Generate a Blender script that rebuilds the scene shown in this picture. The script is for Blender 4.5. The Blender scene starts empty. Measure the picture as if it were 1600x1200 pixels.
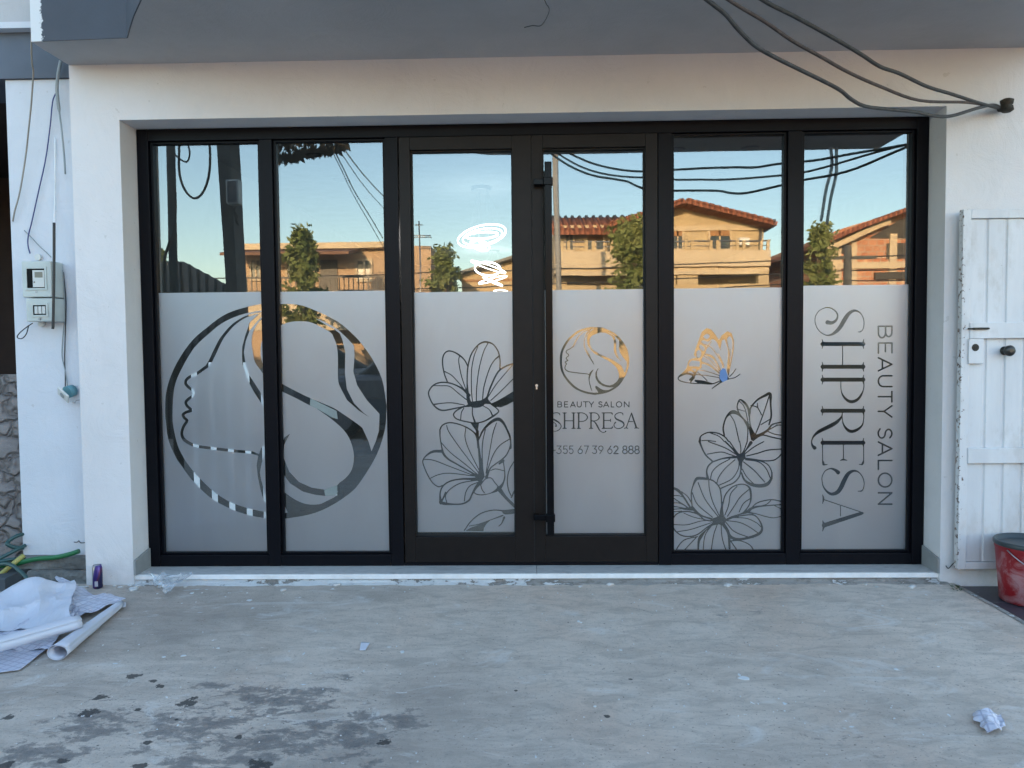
import bpy, math, random
import numpy as np
from mathutils import Vector, Matrix, noise
random.seed(7)
sc = bpy.context.scene
C = sc.collection
R = math.radians

# ------------------------------------------------------------------ camera
FPX = 1202.0
CAM = np.array([0.0, -4.532, 1.339])
YAW, PIT, ROL = -0.0236145, -0.0441954, -0.009581
fw = np.array([math.sin(YAW)*math.cos(PIT), math.cos(YAW)*math.cos(PIT), math.sin(PIT)])
r0 = np.array([math.cos(YAW), -math.sin(YAW), 0.0]); u0 = np.cross(r0, fw)
cr, sr = math.cos(ROL), math.sin(ROL)
rt = cr*r0 + sr*u0; up = -sr*r0 + cr*u0
cd = bpy.data.cameras.new('camera'); cam = bpy.data.objects.new('camera', cd); C.objects.link(cam)
cam.matrix_world = Matrix(((rt[0], up[0], -fw[0], CAM[0]), (rt[1], up[1], -fw[1], CAM[1]), (rt[2], up[2], -fw[2], CAM[2]), (0, 0, 0, 1)))
cd.sensor_width = 36.0; cd.lens = FPX/1600*36; cd.clip_start = 0.05; cd.clip_end = 3000
sc.camera = cam

# ------------------------------------------------------------------ sky, sun, exposure
SUN_EL, SUN_AZ = R(10.5), R(14)         # azimuth from +Y towards -X (behind the shop)
w = bpy.data.worlds.new('World'); sc.world = w; w.use_nodes = True
wt = w.node_tree; wt.nodes.clear()
sky = wt.nodes.new('ShaderNodeTexSky'); sky.sky_type = 'NISHITA'; sky.sun_disc = False
sky.sun_elevation = SUN_EL; sky.sun_rotation = -SUN_AZ
sky.air_density = 1.0; sky.dust_density = 0.8; sky.ozone_density = 1.0
bg = wt.nodes.new('ShaderNodeBackground'); bg.inputs[1].default_value = 0.15
wo = wt.nodes.new('ShaderNodeOutputWorld')
wt.links.new(sky.outputs[0], bg.inputs[0]); wt.links.new(bg.outputs[0], wo.inputs[0])
sl = bpy.data.lights.new('sun', 'SUN'); sl.energy = 3.6; sl.angle = R(0.5); sl.color = (1.0, 0.66, 0.36)
so = bpy.data.objects.new('sun', sl); C.objects.link(so)
sdir = Vector((-math.sin(SUN_AZ)*math.cos(SUN_EL), math.cos(SUN_AZ)*math.cos(SUN_EL), math.sin(SUN_EL)))
so.rotation_euler = sdir.to_track_quat('Z', 'Y').to_euler(); so.location = (0, 0, 30)
sc.view_settings.view_transform = 'Standard'; sc.view_settings.look = 'None'
sc.view_settings.gamma = 1; sc.view_settings.exposure = 2.6
sc.cycles.max_bounces = 10; sc.cycles.transparent_max_bounces = 12; sc.cycles.glossy_bounces = 5
sc.cycles.sample_clamp_indirect = 6.0

# ------------------------------------------------------------------ survey helpers
def ray(u, v):
    return fw + rt*((u-800)/FPX) - up*((v-600)/FPX)
def at(u, v, y):                      # point of the vertical plane Y=y seen at photo pixel (u, v)
    d = ray(u, v); t = (y-CAM[1])/d[1]; return Vector(CAM + d*t)
def gp(u, v, z=0.0):
    d = ray(u, v); t = (z-CAM[2])/d[2]; return Vector(CAM + d*t)
GY = 0.045                            # glass plane
def mir(u, v, D):                     # real place of what the glass shows at (u, v), D metres along the sight line
    p = at(u, v, CAM[1]+D); return Vector((p.x, 2*GY-p.y, p.z))

# ------------------------------------------------------------------ mesh helpers
class MB:
    def __init__(s): s.v = []; s.f = []; s.smooth = []
    def add(s, vs, fs, smooth=False):
        o = len(s.v); s.v += [tuple(p) for p in vs]; s.f += [tuple(i+o for i in f) for f in fs]; s.smooth += [smooth]*len(fs); return s
    def box(s, x0, x1, y0, y1, z0, z1):
        return s.add([(x0,y0,z0),(x1,y0,z0),(x1,y1,z0),(x0,y1,z0),(x0,y0,z1),(x1,y0,z1),(x1,y1,z1),(x0,y1,z1)],
                     [(0,3,2,1),(4,5,6,7),(0,1,5,4),(1,2,6,5),(2,3,7,6),(3,0,4,7)])
    def prism(s, pts, z0, z1):        # plan polygon (ccw) extruded upwards
        n = len(pts)
        return s.add([(x,y,z0) for x,y in pts]+[(x,y,z1) for x,y in pts],
                     [tuple(range(n-1,-1,-1)), tuple(range(n,2*n))]+[(i,(i+1)%n,n+(i+1)%n,n+i) for i in range(n)])
    def slabxz(s, pts, y0, y1):       # outline in XZ (ccw seen from -Y) with thickness along Y
        n = len(pts)
        return s.add([(x,y0,z) for x,z in pts]+[(x,y1,z) for x,z in pts],
                     [tuple(range(n)), tuple(range(2*n-1,n-1,-1))]+[(i,n+i,n+(i+1)%n,(i+1)%n) for i in range(n)])
    def tube(s, pts, rad, n=8, caps=True):
        pts = [Vector(p) for p in pts]; rr = rad if isinstance(rad, (list, tuple)) else [rad]*len(pts)
        vs = []; prev = None
        for i, p in enumerate(pts):
            t = (pts[min(i+1, len(pts)-1)]-pts[max(i-1, 0)]).normalized()
            if prev is None:
                a = Vector((0,0,1)) if abs(t.z) < .9 else Vector((1,0,0)); nx = t.cross(a).normalized()
            else:
                nx = (prev - t*prev.dot(t)); nx = nx.normalized() if nx.length > 1e-6 else t.orthogonal().normalized()
            prev = nx; ny = t.cross(nx)
            for k in range(n):
                a = 2*math.pi*k/n; vs.append(p + (nx*math.cos(a)+ny*math.sin(a))*rr[i])
        fs = [(i*n+k, i*n+(k+1)%n, (i+1)*n+(k+1)%n, (i+1)*n+k) for i in range(len(pts)-1) for k in range(n)]
        s.add(vs, fs, True)
        if caps:
            o = len(s.v)-len(vs); m = len(pts)-1
            s.f.append(tuple(o+k for k in range(n-1,-1,-1))); s.f.append(tuple(o+m*n+k for k in range(n))); s.smooth += [False, False]
        return s
    def lathe(s, prof, cx, cy, n=32, cap0=True, cap1=True):
        vs = [(cx+r*math.cos(2*math.pi*k/n), cy+r*math.sin(2*math.pi*k/n), z) for r, z in prof for k in range(n)]
        fs = [(i*n+k, i*n+(k+1)%n, (i+1)*n+(k+1)%n, (i+1)*n+k) for i in range(len(prof)-1) for k in range(n)]
        s.add(vs, fs, True); o = len(s.v)-len(vs)
        if cap0: s.f.append(tuple(o+k for k in range(n-1,-1,-1))); s.smooth.append(False)
        if cap1: s.f.append(tuple(o+(len(prof)-1)*n+k for k in range(n))); s.smooth.append(False)
        return s
    def build(s, name, mat, parent=None, bevel=0):
        me = bpy.data.meshes.new(name); me.from_pydata(s.v, [], s.f); me.update()
        me.polygons.foreach_set('use_smooth', s.smooth); me.materials.append(mat)
        o = bpy.data.objects.new(name, me); C.objects.link(o)
        if parent: o.parent = parent
        if bevel:
            b = o.modifiers.new('bevel', 'BEVEL'); b.width = bevel; b.segments = 2; b.limit_method = 'ANGLE'; b.angle_limit = R(40)
        return o
def crom(pts, sub=6):                 # Catmull-Rom through points (any dimension)
    P = [np.array(p, float) for p in pts]
    if len(P) < 3: return P
    out = []
    for i in range(len(P)-1):
        a = P[i-1] if i else 2*P[0]-P[1]; b = P[i]; c = P[i+1]; d = P[i+2] if i+2 < len(P) else 2*P[-1]-P[-2]
        for k in range(sub):
            t = k/sub; out.append(.5*((2*b)+(c-a)*t+(2*a-5*b+4*c-d)*t*t+(3*b-a-3*c+d)*t**3))
    out.append(P[-1]); return out
def tag(o, label=None, cat=None, group=None, kind=None):
    if label: o['label'] = label
    if cat: o['category'] = cat
    if group: o['group'] = group
    if kind: o['kind'] = kind
    return o
def thing(name, label, cat, loc=(0,0,0), group=None):
    o = bpy.data.objects.new(name, None); o.empty_display_size = .1; C.objects.link(o)
    o['_loc'] = 0; del o['_loc']
    return tag(o, label, cat, group)

# ------------------------------------------------------------------ materials
class NT:
    def __init__(s, name):
        s.m = bpy.data.materials.new(name); s.m.use_nodes = True; s.t = s.m.node_tree; s.t.nodes.clear()
        s.out = s.n('ShaderNodeOutputMaterial')
    def n(s, typ, **kw):
        x = s.t.nodes.new(typ)
        for k, v in kw.items():
            if k.startswith('i_'):
                key = k[2:]; key = int(key) if key.isdigit() else key.replace('_', ' ')
                if isinstance(v, bpy.types.NodeSocket): s.t.links.new(v, x.inputs[key])
                else: x.inputs[key].default_value = v
            else: setattr(x, k, v)
        return x
    def l(s, a, b): s.t.links.new(a, b)
    def pos(s): return s.n('ShaderNodeNewGeometry').outputs['Position']
    def noise(s, scale, detail=4, rough=.55, vec=None, dist=0):
        return s.n('ShaderNodeTexNoise', i_Vector=vec or s.pos(), i_Scale=scale, i_Detail=detail, i_Roughness=rough, i_Distortion=dist).outputs['Fac']
    def ramp(s, fac, stops):
        r = s.n('ShaderNodeValToRGB', i_Fac=fac); e = r.color_ramp.elements
        while len(e) < len(stops): e.new(.5)
        for i, (p, c) in enumerate(stops):
            e[i].position = p; e[i].color = (c[0], c[1], c[2], 1) if not isinstance(c, (int, float)) else (c, c, c, 1)
        return r.outputs['Color']
    def mix(s, fac, a, b):
        x = s.n('ShaderNodeMix', data_type='RGBA')
        for sock, v in ((x.inputs[0], fac), (x.inputs[6], a), (x.inputs[7], b)):
            if isinstance(v, bpy.types.NodeSocket): s.l(v, sock)
            else: sock.default_value = v if isinstance(v, (int, float)) else (v[0], v[1], v[2], 1)
        return x.outputs[2]
    def math(s, op, a, b=0.0, c=0.0):
        x = s.n('ShaderNodeMath', operation=op)
        for i, v in enumerate((a, b, c)):
            if isinstance(v, bpy.types.NodeSocket): s.l(v, x.inputs[i])
            else: x.inputs[i].default_value = v
        return x.outputs[0]
    def scaled(s, sx, sy, sz):
        return s.n('ShaderNodeVectorMath', operation='MULTIPLY', i_0=s.pos(), i_1=(sx, sy, sz)).outputs[0]
    def principled(s, col, rough=.6, metal=0, bump=None, bs=.2, bd=.01, spec=.5, alpha=None):
        p = s.n('ShaderNodeBsdfPrincipled')
        for k, v in (('Base Color', col), ('Roughness', rough), ('Metallic', metal), ('Specular IOR Level', spec)):
            if isinstance(v, bpy.types.NodeSocket): s.l(v, p.inputs[k])
            else: p.inputs[k].default_value = (v[0], v[1], v[2], 1) if isinstance(v, tuple) else v
        if bump is not None:
            b = s.n('ShaderNodeBump', i_Height=bump, i_Strength=bs, i_Distance=bd); s.l(b.outputs[0], p.inputs['Normal'])
        s.l(p.outputs[0], s.out.inputs[0]); s.p = p
        return s.m
def plain(name, col, rough=.6, metal=0, var=.12, scale=6, bs=.15, spec=.5):
    t = NT(name); n = t.noise(scale, 5); a = tuple(c*(1-var) for c in col); b = tuple(min(1, c*(1+var)) for c in col)
    return t.principled(t.ramp(n, [(.3, a), (.7, b)]), rough, metal, t.noise(scale*12, 3), bs, .002, spec)
M = {}
def wallpaint(name, col, dirt=.10):
    t = NT(name); n = t.noise(1.3, 6, .6); fine = t.noise(140, 3)
    z = t.n('ShaderNodeSeparateXYZ', i_0=t.pos()).outputs[2]
    base = t.ramp(n, [(.3, tuple(c*(1-dirt) for c in col)), (.65, col)])
    # splash-back grime just above the ground, broken up by noise
    g = t.math('MULTIPLY', t.math('SUBTRACT', t.noise(9, 6, .7), .42), 2.2)
    band = t.n('ShaderNodeMapRange', i_Value=z, i_1=0.35, i_2=0.0, i_3=0.0, i_4=.55).outputs[0]
    base = t.mix(t.n('ShaderNodeClamp', i_0=t.math('MULTIPLY', g, band)).outputs[0], base, (.36, .35, .33))
    trw = t.ramp(t.noise(3.2, 7, .7, t.scaled(1.6, 1, .7), 1.6), [(.52, 0.), (.70, .35)]); base = t.mix(trw, base, tuple(c*.86 for c in col))
    sp = t.ramp(t.noise(26, 2, .5), [(.735, 0.0), (.75, 1.0)])
    base = t.mix(t.math('MULTIPLY', sp, .35), base, (.40, .38, .36))
    return t.principled(base, .75, 0, t.math('ADD', fine, t.math('MULTIPLY', t.noise(4, 7, .65, None, 1.5), 6)), .45, .003)
M['wall'] = wallpaint('white_wall_paint', (.67, .655, .66))
M['wall2'] = wallpaint('neighbour_white_paint', (.60, .625, .67), .1)
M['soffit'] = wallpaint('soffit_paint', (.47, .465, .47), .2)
M['reveal'] = M['wall']
FX0 = gp(50, 66, at(800, 89, -.18).z).x
def fascia_mat():
    t = NT('blue_grey_fascia_paint'); p = t.n('ShaderNodeSeparateXYZ', i_0=t.pos())
    n = t.noise(2.5, 5); col = t.ramp(n, [(.3, (.034, .042, .060)), (.7, (.048, .058, .080))])
    e = t.math('ADD', p.outputs[0], t.math('MULTIPLY', t.math('SUBTRACT', t.noise(28, 5, .7), .5), .07))
    edge = t.n('ShaderNodeMapRange', i_Value=e, i_1=FX0+.062, i_2=FX0+.056, i_3=0., i_4=1.).outputs[0]
    e2 = t.math('ADD', p.outputs[2], t.math('MULTIPLY', t.math('SUBTRACT', t.noise(30, 5, .7), .5), .05))
    return t.principled(t.mix(edge, col, (.62, .64, .66)), .6, 0, t.noise(60, 3), .3, .003)
M['fascia'] = fascia_mat()
M['alu'] = plain('dark_anodised_aluminium', (.003, .0035, .006), .38, 0, .15, 30, .05, .13)
M['alu_door'] = plain('door_aluminium', (.008, .0062, .006), .42, 0, .2, 18, .08, .2)
M['handle'] = plain('black_handle_metal', (.002, .0025, .004), .25, 0, .1, 30, .02, .12)
M['gasket'] = plain('rubber_gasket', (.01, .01, .011), .7)
def glass_mat(tint, refl=.122):
    t = NT('mirror_tinted_glass')
    tr = t.n('ShaderNodeBsdfTransparent', i_Color=(*tint, 1))
    b = t.n('ShaderNodeBump', i_Height=t.noise(1.6, 2, .4), i_Strength=1.0, i_Distance=.0006)
    gl = t.n('ShaderNodeBsdfGlossy', i_Color=(.93, .97, .98, 1), i_Roughness=0.0); t.l(b.outputs[0], gl.inputs['Normal'])
    fr = t.n('ShaderNodeFresnel', i_IOR=1.45).outputs[0]
    fac = t.n('ShaderNodeClamp', i_0=t.math('ADD', fr, refl)).outputs[0]
    mx = t.n('ShaderNodeMixShader', i_0=fac); t.l(tr.outputs[0], mx.inputs[1]); t.l(gl.outputs[0], mx.inputs[2])
    du = t.n('ShaderNodeBsdfDiffuse', i_Color=(.6, .6, .6, 1)); m2 = t.n('ShaderNodeMixShader', i_0=t.ramp(t.noise(4, 7, .7, None, 1.2), [(.35, .002), (.7, .014)])); t.l(mx.outputs[0], m2.inputs[1]); t.l(du.outputs[0], m2.inputs[2])
    t.l(m2.outputs[0], t.out.inputs[0]); return t.m
M['glass'] = glass_mat((.62, .68, .67)); M['glass_in'] = glass_mat((.70, .74, .73), 0.0)
def film_mat():
    t = NT('frosted_window_film')
    d = t.n('ShaderNodeBsdfDiffuse', i_Color=t.ramp(t.noise(2.2, 4), [(.3, (.135, .14, .15)), (.7, (.155, .16, .17))]))
    sm = t.noise(3.0, 6, .65, t.scaled(1, 1, .45), .8)
    g = t.n('ShaderNodeBsdfGlossy', i_Color=t.ramp(sm, [(.3, (.66, .715, .78)), (.7, (.75, .80, .85))]), i_Roughness=t.ramp(sm, [(.3, .35), (.7, .42)]))
    tl = t.n('ShaderNodeBsdfTranslucent', i_Color=(.75, .77, .8, 1))
    m1 = t.n('ShaderNodeMixShader', i_0=.52); t.l(d.outputs[0], m1.inputs[1]); t.l(g.outputs[0], m1.inputs[2])
    m2 = t.n('ShaderNodeMixShader', i_0=.28); t.l(m1.outputs[0], m2.inputs[1]); t.l(tl.outputs[0], m2.inputs[2])
    t.l(m2.outputs[0], t.out.inputs[0]); return t.m
M['film'] = film_mat()
M['marble'] = None
def marble():
    t = NT('pale_marble_threshold'); n = t.noise(7, 8, .65, t.scaled(1, 3, 3), .8)
    return t.principled(t.ramp(n, [(.35, (.34, .345, .345)), (.5, (.52, .515, .505)), (.62, (.42, .42, .415))]), .35, 0, t.noise(60, 3), .1, .001)
M['marble'] = marble()
def rough_edge():
    t = NT('rough_step_edge'); n = t.math('ADD', t.noise(9, 6, .7, t.scaled(.7, 1, 2.0)), t.n('ShaderNodeMapRange', i_Value=t.n('ShaderNodeSeparateXYZ', i_0=t.pos()).outputs[0], i_1=-.9, i_2=.4, i_3=-.10, i_4=.07).outputs[0])
    col = t.ramp(n, [(.40, (.74, .75, .76)), (.475, (.66, .67, .68)), (.485, (.22, .20, .18)), (.6, (.38, .36, .34))])
    return t.principled(col, .9, 0, t.noise(45, 6, .8), 1, .02)
M['edge'] = rough_edge()
M['tile'] = plain('grey_skirting_tile', (.27, .28, .28), .45, 0, .1, 12)
def concrete():
    t = NT('stained_patio_concrete'); P = t.pos()
    big = t.noise(.7, 6, .6); stre = t.noise(2.0, 8, .68, t.scaled(.55, 2.4, 1), .6); fine = t.noise(60, 5, .75)
    col = t.ramp(big, [(.36, (.42, .355, .305)), (.5, (.56, .475, .405)), (.64, (.66, .565, .485))])
    col = t.mix(t.ramp(stre, [(.4, .0), (.66, .6)]), col, (.66, .575, .50))
    warm = t.ramp(t.noise(1.1, 4, .5), [(.5, 0.), (.7, .5)])
    col = t.mix(warm, col, (.58, .41, .31))
    col = t.mix(t.ramp(fine, [(.30, .75), (.44, 0.)]), col, (.24, .23, .22))
    pit = t.ramp(t.noise(38, 5, .75), [(.30, .8), (.38, 0.)]); col = t.mix(pit, col, (.16, .155, .15))
    mid = t.ramp(t.noise(7, 7, .75, t.scaled(.8, 1.7, 1), .8), [(.38, .5), (.55, 0.)]); col = t.mix(mid, col, (.30, .26, .225))
    scr = t.math('MULTIPLY', t.ramp(t.noise(5, 6, .8, t.n('ShaderNodeMapping', i_Vector=P, i_Rotation=(0, 0, R(-6)), i_Scale=(.5, 9, 1)).outputs[0], .3), [(.60, 0.), (.66, .6)]), t.ramp(t.noise(1.3, 2), [(.45, 0.), (.6, 1.)])); col = t.mix(scr, col, (.72, .66, .60))
    spk = t.ramp(t.noise(64, 3, .65), [(.31, .85), (.36, 0.)]); col = t.mix(spk, col, (.09, .085, .08))
    drt = t.ramp(t.noise(.45, 5, .6), [(.38, .45), (.52, 0.)]); col = t.mix(drt, col, (.22, .19, .165))
    # pale cement haze and paint smears
    haze = t.math('MULTIPLY', t.ramp(t.noise(3.1, 7, .72, t.scaled(.8, 1.5, 1), 1.2), [(.57, 0.), (.68, 1.)]), .55)
    col = t.mix(haze, col, (.68, .66, .64))
    for sc_, th, c, amt in ((16, .715, (.78, .80, .82), .85), (34, .73, (.80, .80, .80), .8), (7.5, .715, (.62, .69, .74), .8)):
        m = t.math('MULTIPLY', t.ramp(t.noise(sc_, 3, .6, t.scaled(.8, 1.3, 1), .5), [(th, 0.), (th+.015, 1.)]), amt)
        col = t.mix(m, col, c)
    # wet / oily stains: broad irregular patches around where they lie, torn up by stretched noise
    wob = t.noise(10.0, 10, .74, t.scaled(1.0, 1.5, 1), .25)
    fld = None
    for (u, v, rx, ry) in ((440,1095,.34,.20),(300,1135,.30,.22),(560,1150,.20,.28),(480,1150,.22,.2),(350,1185,.34,.16),(420,1165,.3,.2),(150,1130,.25,.2),(330,1075,.14,.08),(385,1080,.14,.1),(525,1058,.10,.05),(620,1130,.18,.13),(1340,1160,.2,.1),(1130,965,.14,.14),(60,1180,.25,.15),(1185,955,.1,.1)):
        g = gp(u, v)
        q = t.n('ShaderNodeVectorMath', operation='SUBTRACT', i_0=P, i_1=tuple(g)).outputs[0]
        q = t.n('ShaderNodeVectorMath', operation='MULTIPLY', i_0=q, i_1=(1/rx, 1/ry, 0)).outputs[0]
        ln = t.n('ShaderNodeVectorMath', operation='LENGTH', i_0=q).outputs['Value']
        amt = .22 if u < 1000 else .10
        x = t.n('ShaderNodeMapRange', i_Value=ln, i_1=1.25, i_2=.2, i_3=0., i_4=amt).outputs[0]
        fld = x if fld is None else t.math('MAXIMUM', fld, x)
    st = t.ramp(t.math('ADD', wob, fld), [(.64, 0.), (.685, .7), (.80, 1.)])
    col = t.mix(t.math('MULTIPLY', st, .80), col, (.12, .115, .115))
    blk = None
    for (u, v, r_) in ((210,1056,.042),(157,1090,.040),(140,1113,.05),(128,1117,.03),(292,1097,.055),(215,1109,.018),(283,1100,.03),(230,1161,.025),(100,1189,.03),(217,1197,.03),(405,1195,.05),(8,1196,.04),(275,1124,.012),(600,1160,.03),(375,1152,.02),(950,1119,.02),(806,1079,.012),(985,1061,.012),(240,1064,.02),(8,1122,.03),(250,1072,.025)):
        g = gp(u, v)
        q = t.n('ShaderNodeVectorMath', operation='SUBTRACT', i_0=P, i_1=tuple(g)).outputs[0]
        q = t.n('ShaderNodeVectorMath', operation='MULTIPLY', i_0=q, i_1=(1/r_, 1/(r_*.9), 0)).outputs[0]
        ln = t.n('ShaderNodeVectorMath', operation='LENGTH', i_0=q).outputs['Value']
        x = t.math('SUBTRACT', 1.0, ln); blk = x if blk is None else t.math('MAXIMUM', blk, x)
    bw = t.math('ADD', blk, t.math('MULTIPLY', t.math('SUBTRACT', t.noise(22, 6, .7), .5), 3.2))
    col = t.mix(t.math('MULTIPLY', t.ramp(bw, [(.28, 0.), (.36, 1.)]), .85), col, (.022, .022, .024))
    rough = t.mix(st, (.62,)*3, (.35,)*3)
    return t.principled(col, rough, 0, t.math('ADD', t.math('MULTIPLY', fine, 1.2), t.math('ADD', stre, t.math('MULTIPLY', pit, -.5))), .7, .007)
M['concrete'] = concrete()

# ------------------------------------------------------------------ ground
def sheet(name, x0, x1, y0, y1, z, mat, kind='structure'):
    m = MB(); m.add([(x0,y0,z),(x1,y0,z),(x1,y1,z),(x0,y1,z)], [(0,1,2,3)])
    return tag(m.build(name, mat), kind=kind)
M['earth'] = plain('dry_ground', (.20, .18, .15), .95, 0, .25, .8, .6)
def asphalt():
    t = NT('worn_asphalt'); n = t.noise(1.2, 6)
    return t.principled(t.ramp(n, [(.3, (.055, .055, .058)), (.7, (.085, .083, .08))]), .85, 0, t.noise(70, 3), .5, .006)
M['asphalt'] = asphalt()
sheet('ground', -900, 900, -900, 900, -.03, M['earth'])
sheet('road', -200, 200, -17, -9.5, -.018, M['asphalt'])
XT = 2.385
patio = sheet('patio', -9.0, XT, -8.5, .0, 0.0, M['concrete'])
def darktile():
    t = NT('dark_slate_floor_tiles')
    br = t.n('ShaderNodeTexBrick', i_Vector=t.scaled(1, 1, 1), i_Scale=1.0, i_Color1=(.045, .042, .055, 1), i_Color2=(.060, .055, .068, 1), i_Mortar=(.11, .11, .12, 1))
    br.offset = 0; br.inputs['Brick Width'].default_value = .45; br.inputs['Row Height'].default_value = .45; br.inputs['Mortar Size'].default_value = .006
    sp = t.ramp(t.noise(24, 3), [(.70, 0.), (.72, .8)])
    return t.principled(t.mix(sp, br.outputs[0], (.4, .42, .45)), .4, 0, t.noise(30, 4), .2, .003)
sheet('tile_floor', XT+.012, 9.0, -8.5, .0, -.022, darktile())
kb = MB(); random.seed(3)
ys = [ -8.5+i*.06 for i in range(int(8.32/.06)+1)]
prof = [XT+.004+.012*noise.noise(Vector((0, y*4, 0))) for y in ys]
vs = []; fs = []
for i, (y, x) in enumerate(zip(ys, prof)):
    vs += [(x-.03, y, .003), (x, y, .002), (x+.016, y, -.02)]
for i in range(len(ys)-1):
    a = i*3; fs += [(a, a+3, a+4, a+1), (a+1, a+4, a+5, a+2)]
kb.add(vs, [tuple(reversed(f)) for f in fs])
tag(kb.build('patio_edge', M['edge']), kind='structure')

# ------------------------------------------------------------------ shop building
YW = -.18; ZF = .055; HW = 2.304; ZT = ZF+2.6
XL = at(121, 500, YW).x; ZS = at(800, 89, YW).z
shop = thing('shop_building', 'white rendered shop building with grey concrete canopy and wide glazed opening', 'building')
m = MB()
m.box(XL, -HW-.002, YW, .30, -.02, ZS)                     # left pier
m.box(HW+.002, 4.2, YW, .30, -.02, ZS)                     # right pier
m.box(-HW-.002, HW+.002, YW, .30, ZT+.002, ZS)             # lintel
wall = m.build('wall', M['wall'], shop)
m = MB()
m.box(XL, XL+.2, .30, 8.9, -.02, ZS); m.box(4.0, 4.2, .30, 8.9, -.02, ZS); m.box(XL+.2, 4.0, 8.7, 8.9, -.02, ZS)
m.box(XL, 4.2, -.10, 8.9, 3.361, 3.85)
m.build('outer_wall', M['wall2'], shop)
# canopy slab: short on the left, then sweeping out to its full depth
c0 = gp(50, 66, ZS); 
cv = [gp(u, v, ZS) for u, v in ((50,66),(200,60),(204,45),(210,26),(222,0))]
pl = [(cv[0].x, 9.0)]+[(c_.x, c_.y) for c_ in cv]+[ (-1.45, -1.22), (-1.0, -1.50), (-.54, -1.76), (-.33, -1.86), (0, -1.88), (2.88, -1.86), (2.88, -.18), (4.4, -.18), (4.4, 9.0)]
m = MB(); m.prism([p for p in pl], ZS, 3.36)
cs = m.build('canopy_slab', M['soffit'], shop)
fz = MB()
fr_ = pl[1:14]
for i in range(len(fr_)-1):
    (xa, ya), (xb, yb) = fr_[i], fr_[i+1]
    d = Vector((xb-xa, yb-ya, 0)).normalized(); n = Vector((d.y, -d.x, 0))*.006
    fz.add([(xa+n.x, ya+n.y, ZS+.001), (xb+n.x, yb+n.y, ZS+.001), (xb+n.x, yb+n.y, 3.7), (xa+n.x, ya+n.y, 3.7), (xa, ya, ZS+.001), (xb, yb, ZS+.001), (xb, yb, 3.7), (xa, ya, 3.7)],
           [(0,1,2,3), (5,4,7,6), (0,4,5,1), (3,2,6,7)])
fz.build('fascia', M['fascia'], shop)
# threshold and step
m = MB(); m.box(-2.29, .0, -.150, .12, .0, ZF-.001); m.box(.003, 2.33, -.150, .12, .0, ZF-.001)
st = MB(); st.box(-2.31, 0.028, -.160, .12, .022, ZF-.0005); st.box(.030, 2.335, -.158, .12, .022, ZF-.0005)
st.build('threshold', M['marble'], shop, .003); MB().box(-2.31, 2.335, -.1635, -.1605, .026, ZF-.003).build('painted_edge', wallpaint('white_edge_paint', (.80, .81, .82)), shop)
st = MB(); n_ = 240; random.seed(5)
vs = []; fs = []
for i in range(n_+1):
    x = -2.34+4.69*i/n_
    for j, (y, z) in enumerate(((-.150, .0225), (-.158, .014), (-.172, .006), (-.20, .001), (-.225, -.004))):
        k = noise.noise(Vector((x*7, j*.6, 0)))*.014 + noise.noise(Vector((x*30, j*2, 3)))*.006
        vs.append((x, y-(k if j else 0)*(1.4 if j > 1 else .6), z+(k*.25 if 0 < j < 4 else 0)))
for i in range(n_):
    for j in range(4):
        a = i*5+j; fs.append((a, a+1, a+6, a+5))
st.add(vs, fs); st.build('rough_step_edge', M['edge'], shop)
for s in (-1, 1):                                            # skirting tile lining the reveal
    t_ = MB(); xa, xb = (-2.304, -2.292) if s < 0 else (2.292, 2.304)
    t_.add([(xa, -.004, ZF), (xa, YW-.004, ZF), (xb, YW-.004, ZF), (xb, -.004, ZF), (xa, -.004, ZF+.115), (xa, YW-.004, ZF+.085), (xb, YW-.004, ZF+.085), (xb, -.004, ZF+.115)],
           [(0,3,2,1),(4,5,6,7),(0,1,5,4),(1,2,6,5),(2,3,7,6),(3,0,4,7)]); t_.build('skirting_tile', M['tile'], shop)
# room behind the glass
M['room'] = plain('interior_white_paint', (.40, .40, .40), .7)
M['roomfloor'] = plain('interior_floor', (.12, .115, .11), .3)
m = MB(); m.box(XL+.21, -2.33, .31, 8.68, .04, 2.79); m.box(3.2, 3.3, .31, 8.68, .04, 2.79); m.box(-2.32, 3.19, 8.6, 8.68, .04, 2.79)
m.build('interior_wall', M['room'], shop)
m = MB(); m.box(XL+.21, 3.3, .13, 8.69, 0.0, .039); m.build('interior_floor', M['roomfloor'], shop)
m = MB(); m.box(XL+.21, 3.3, .31, 8.69, 2.80, 2.88); m.build('interior_ceiling', M['room'], shop)

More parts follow.
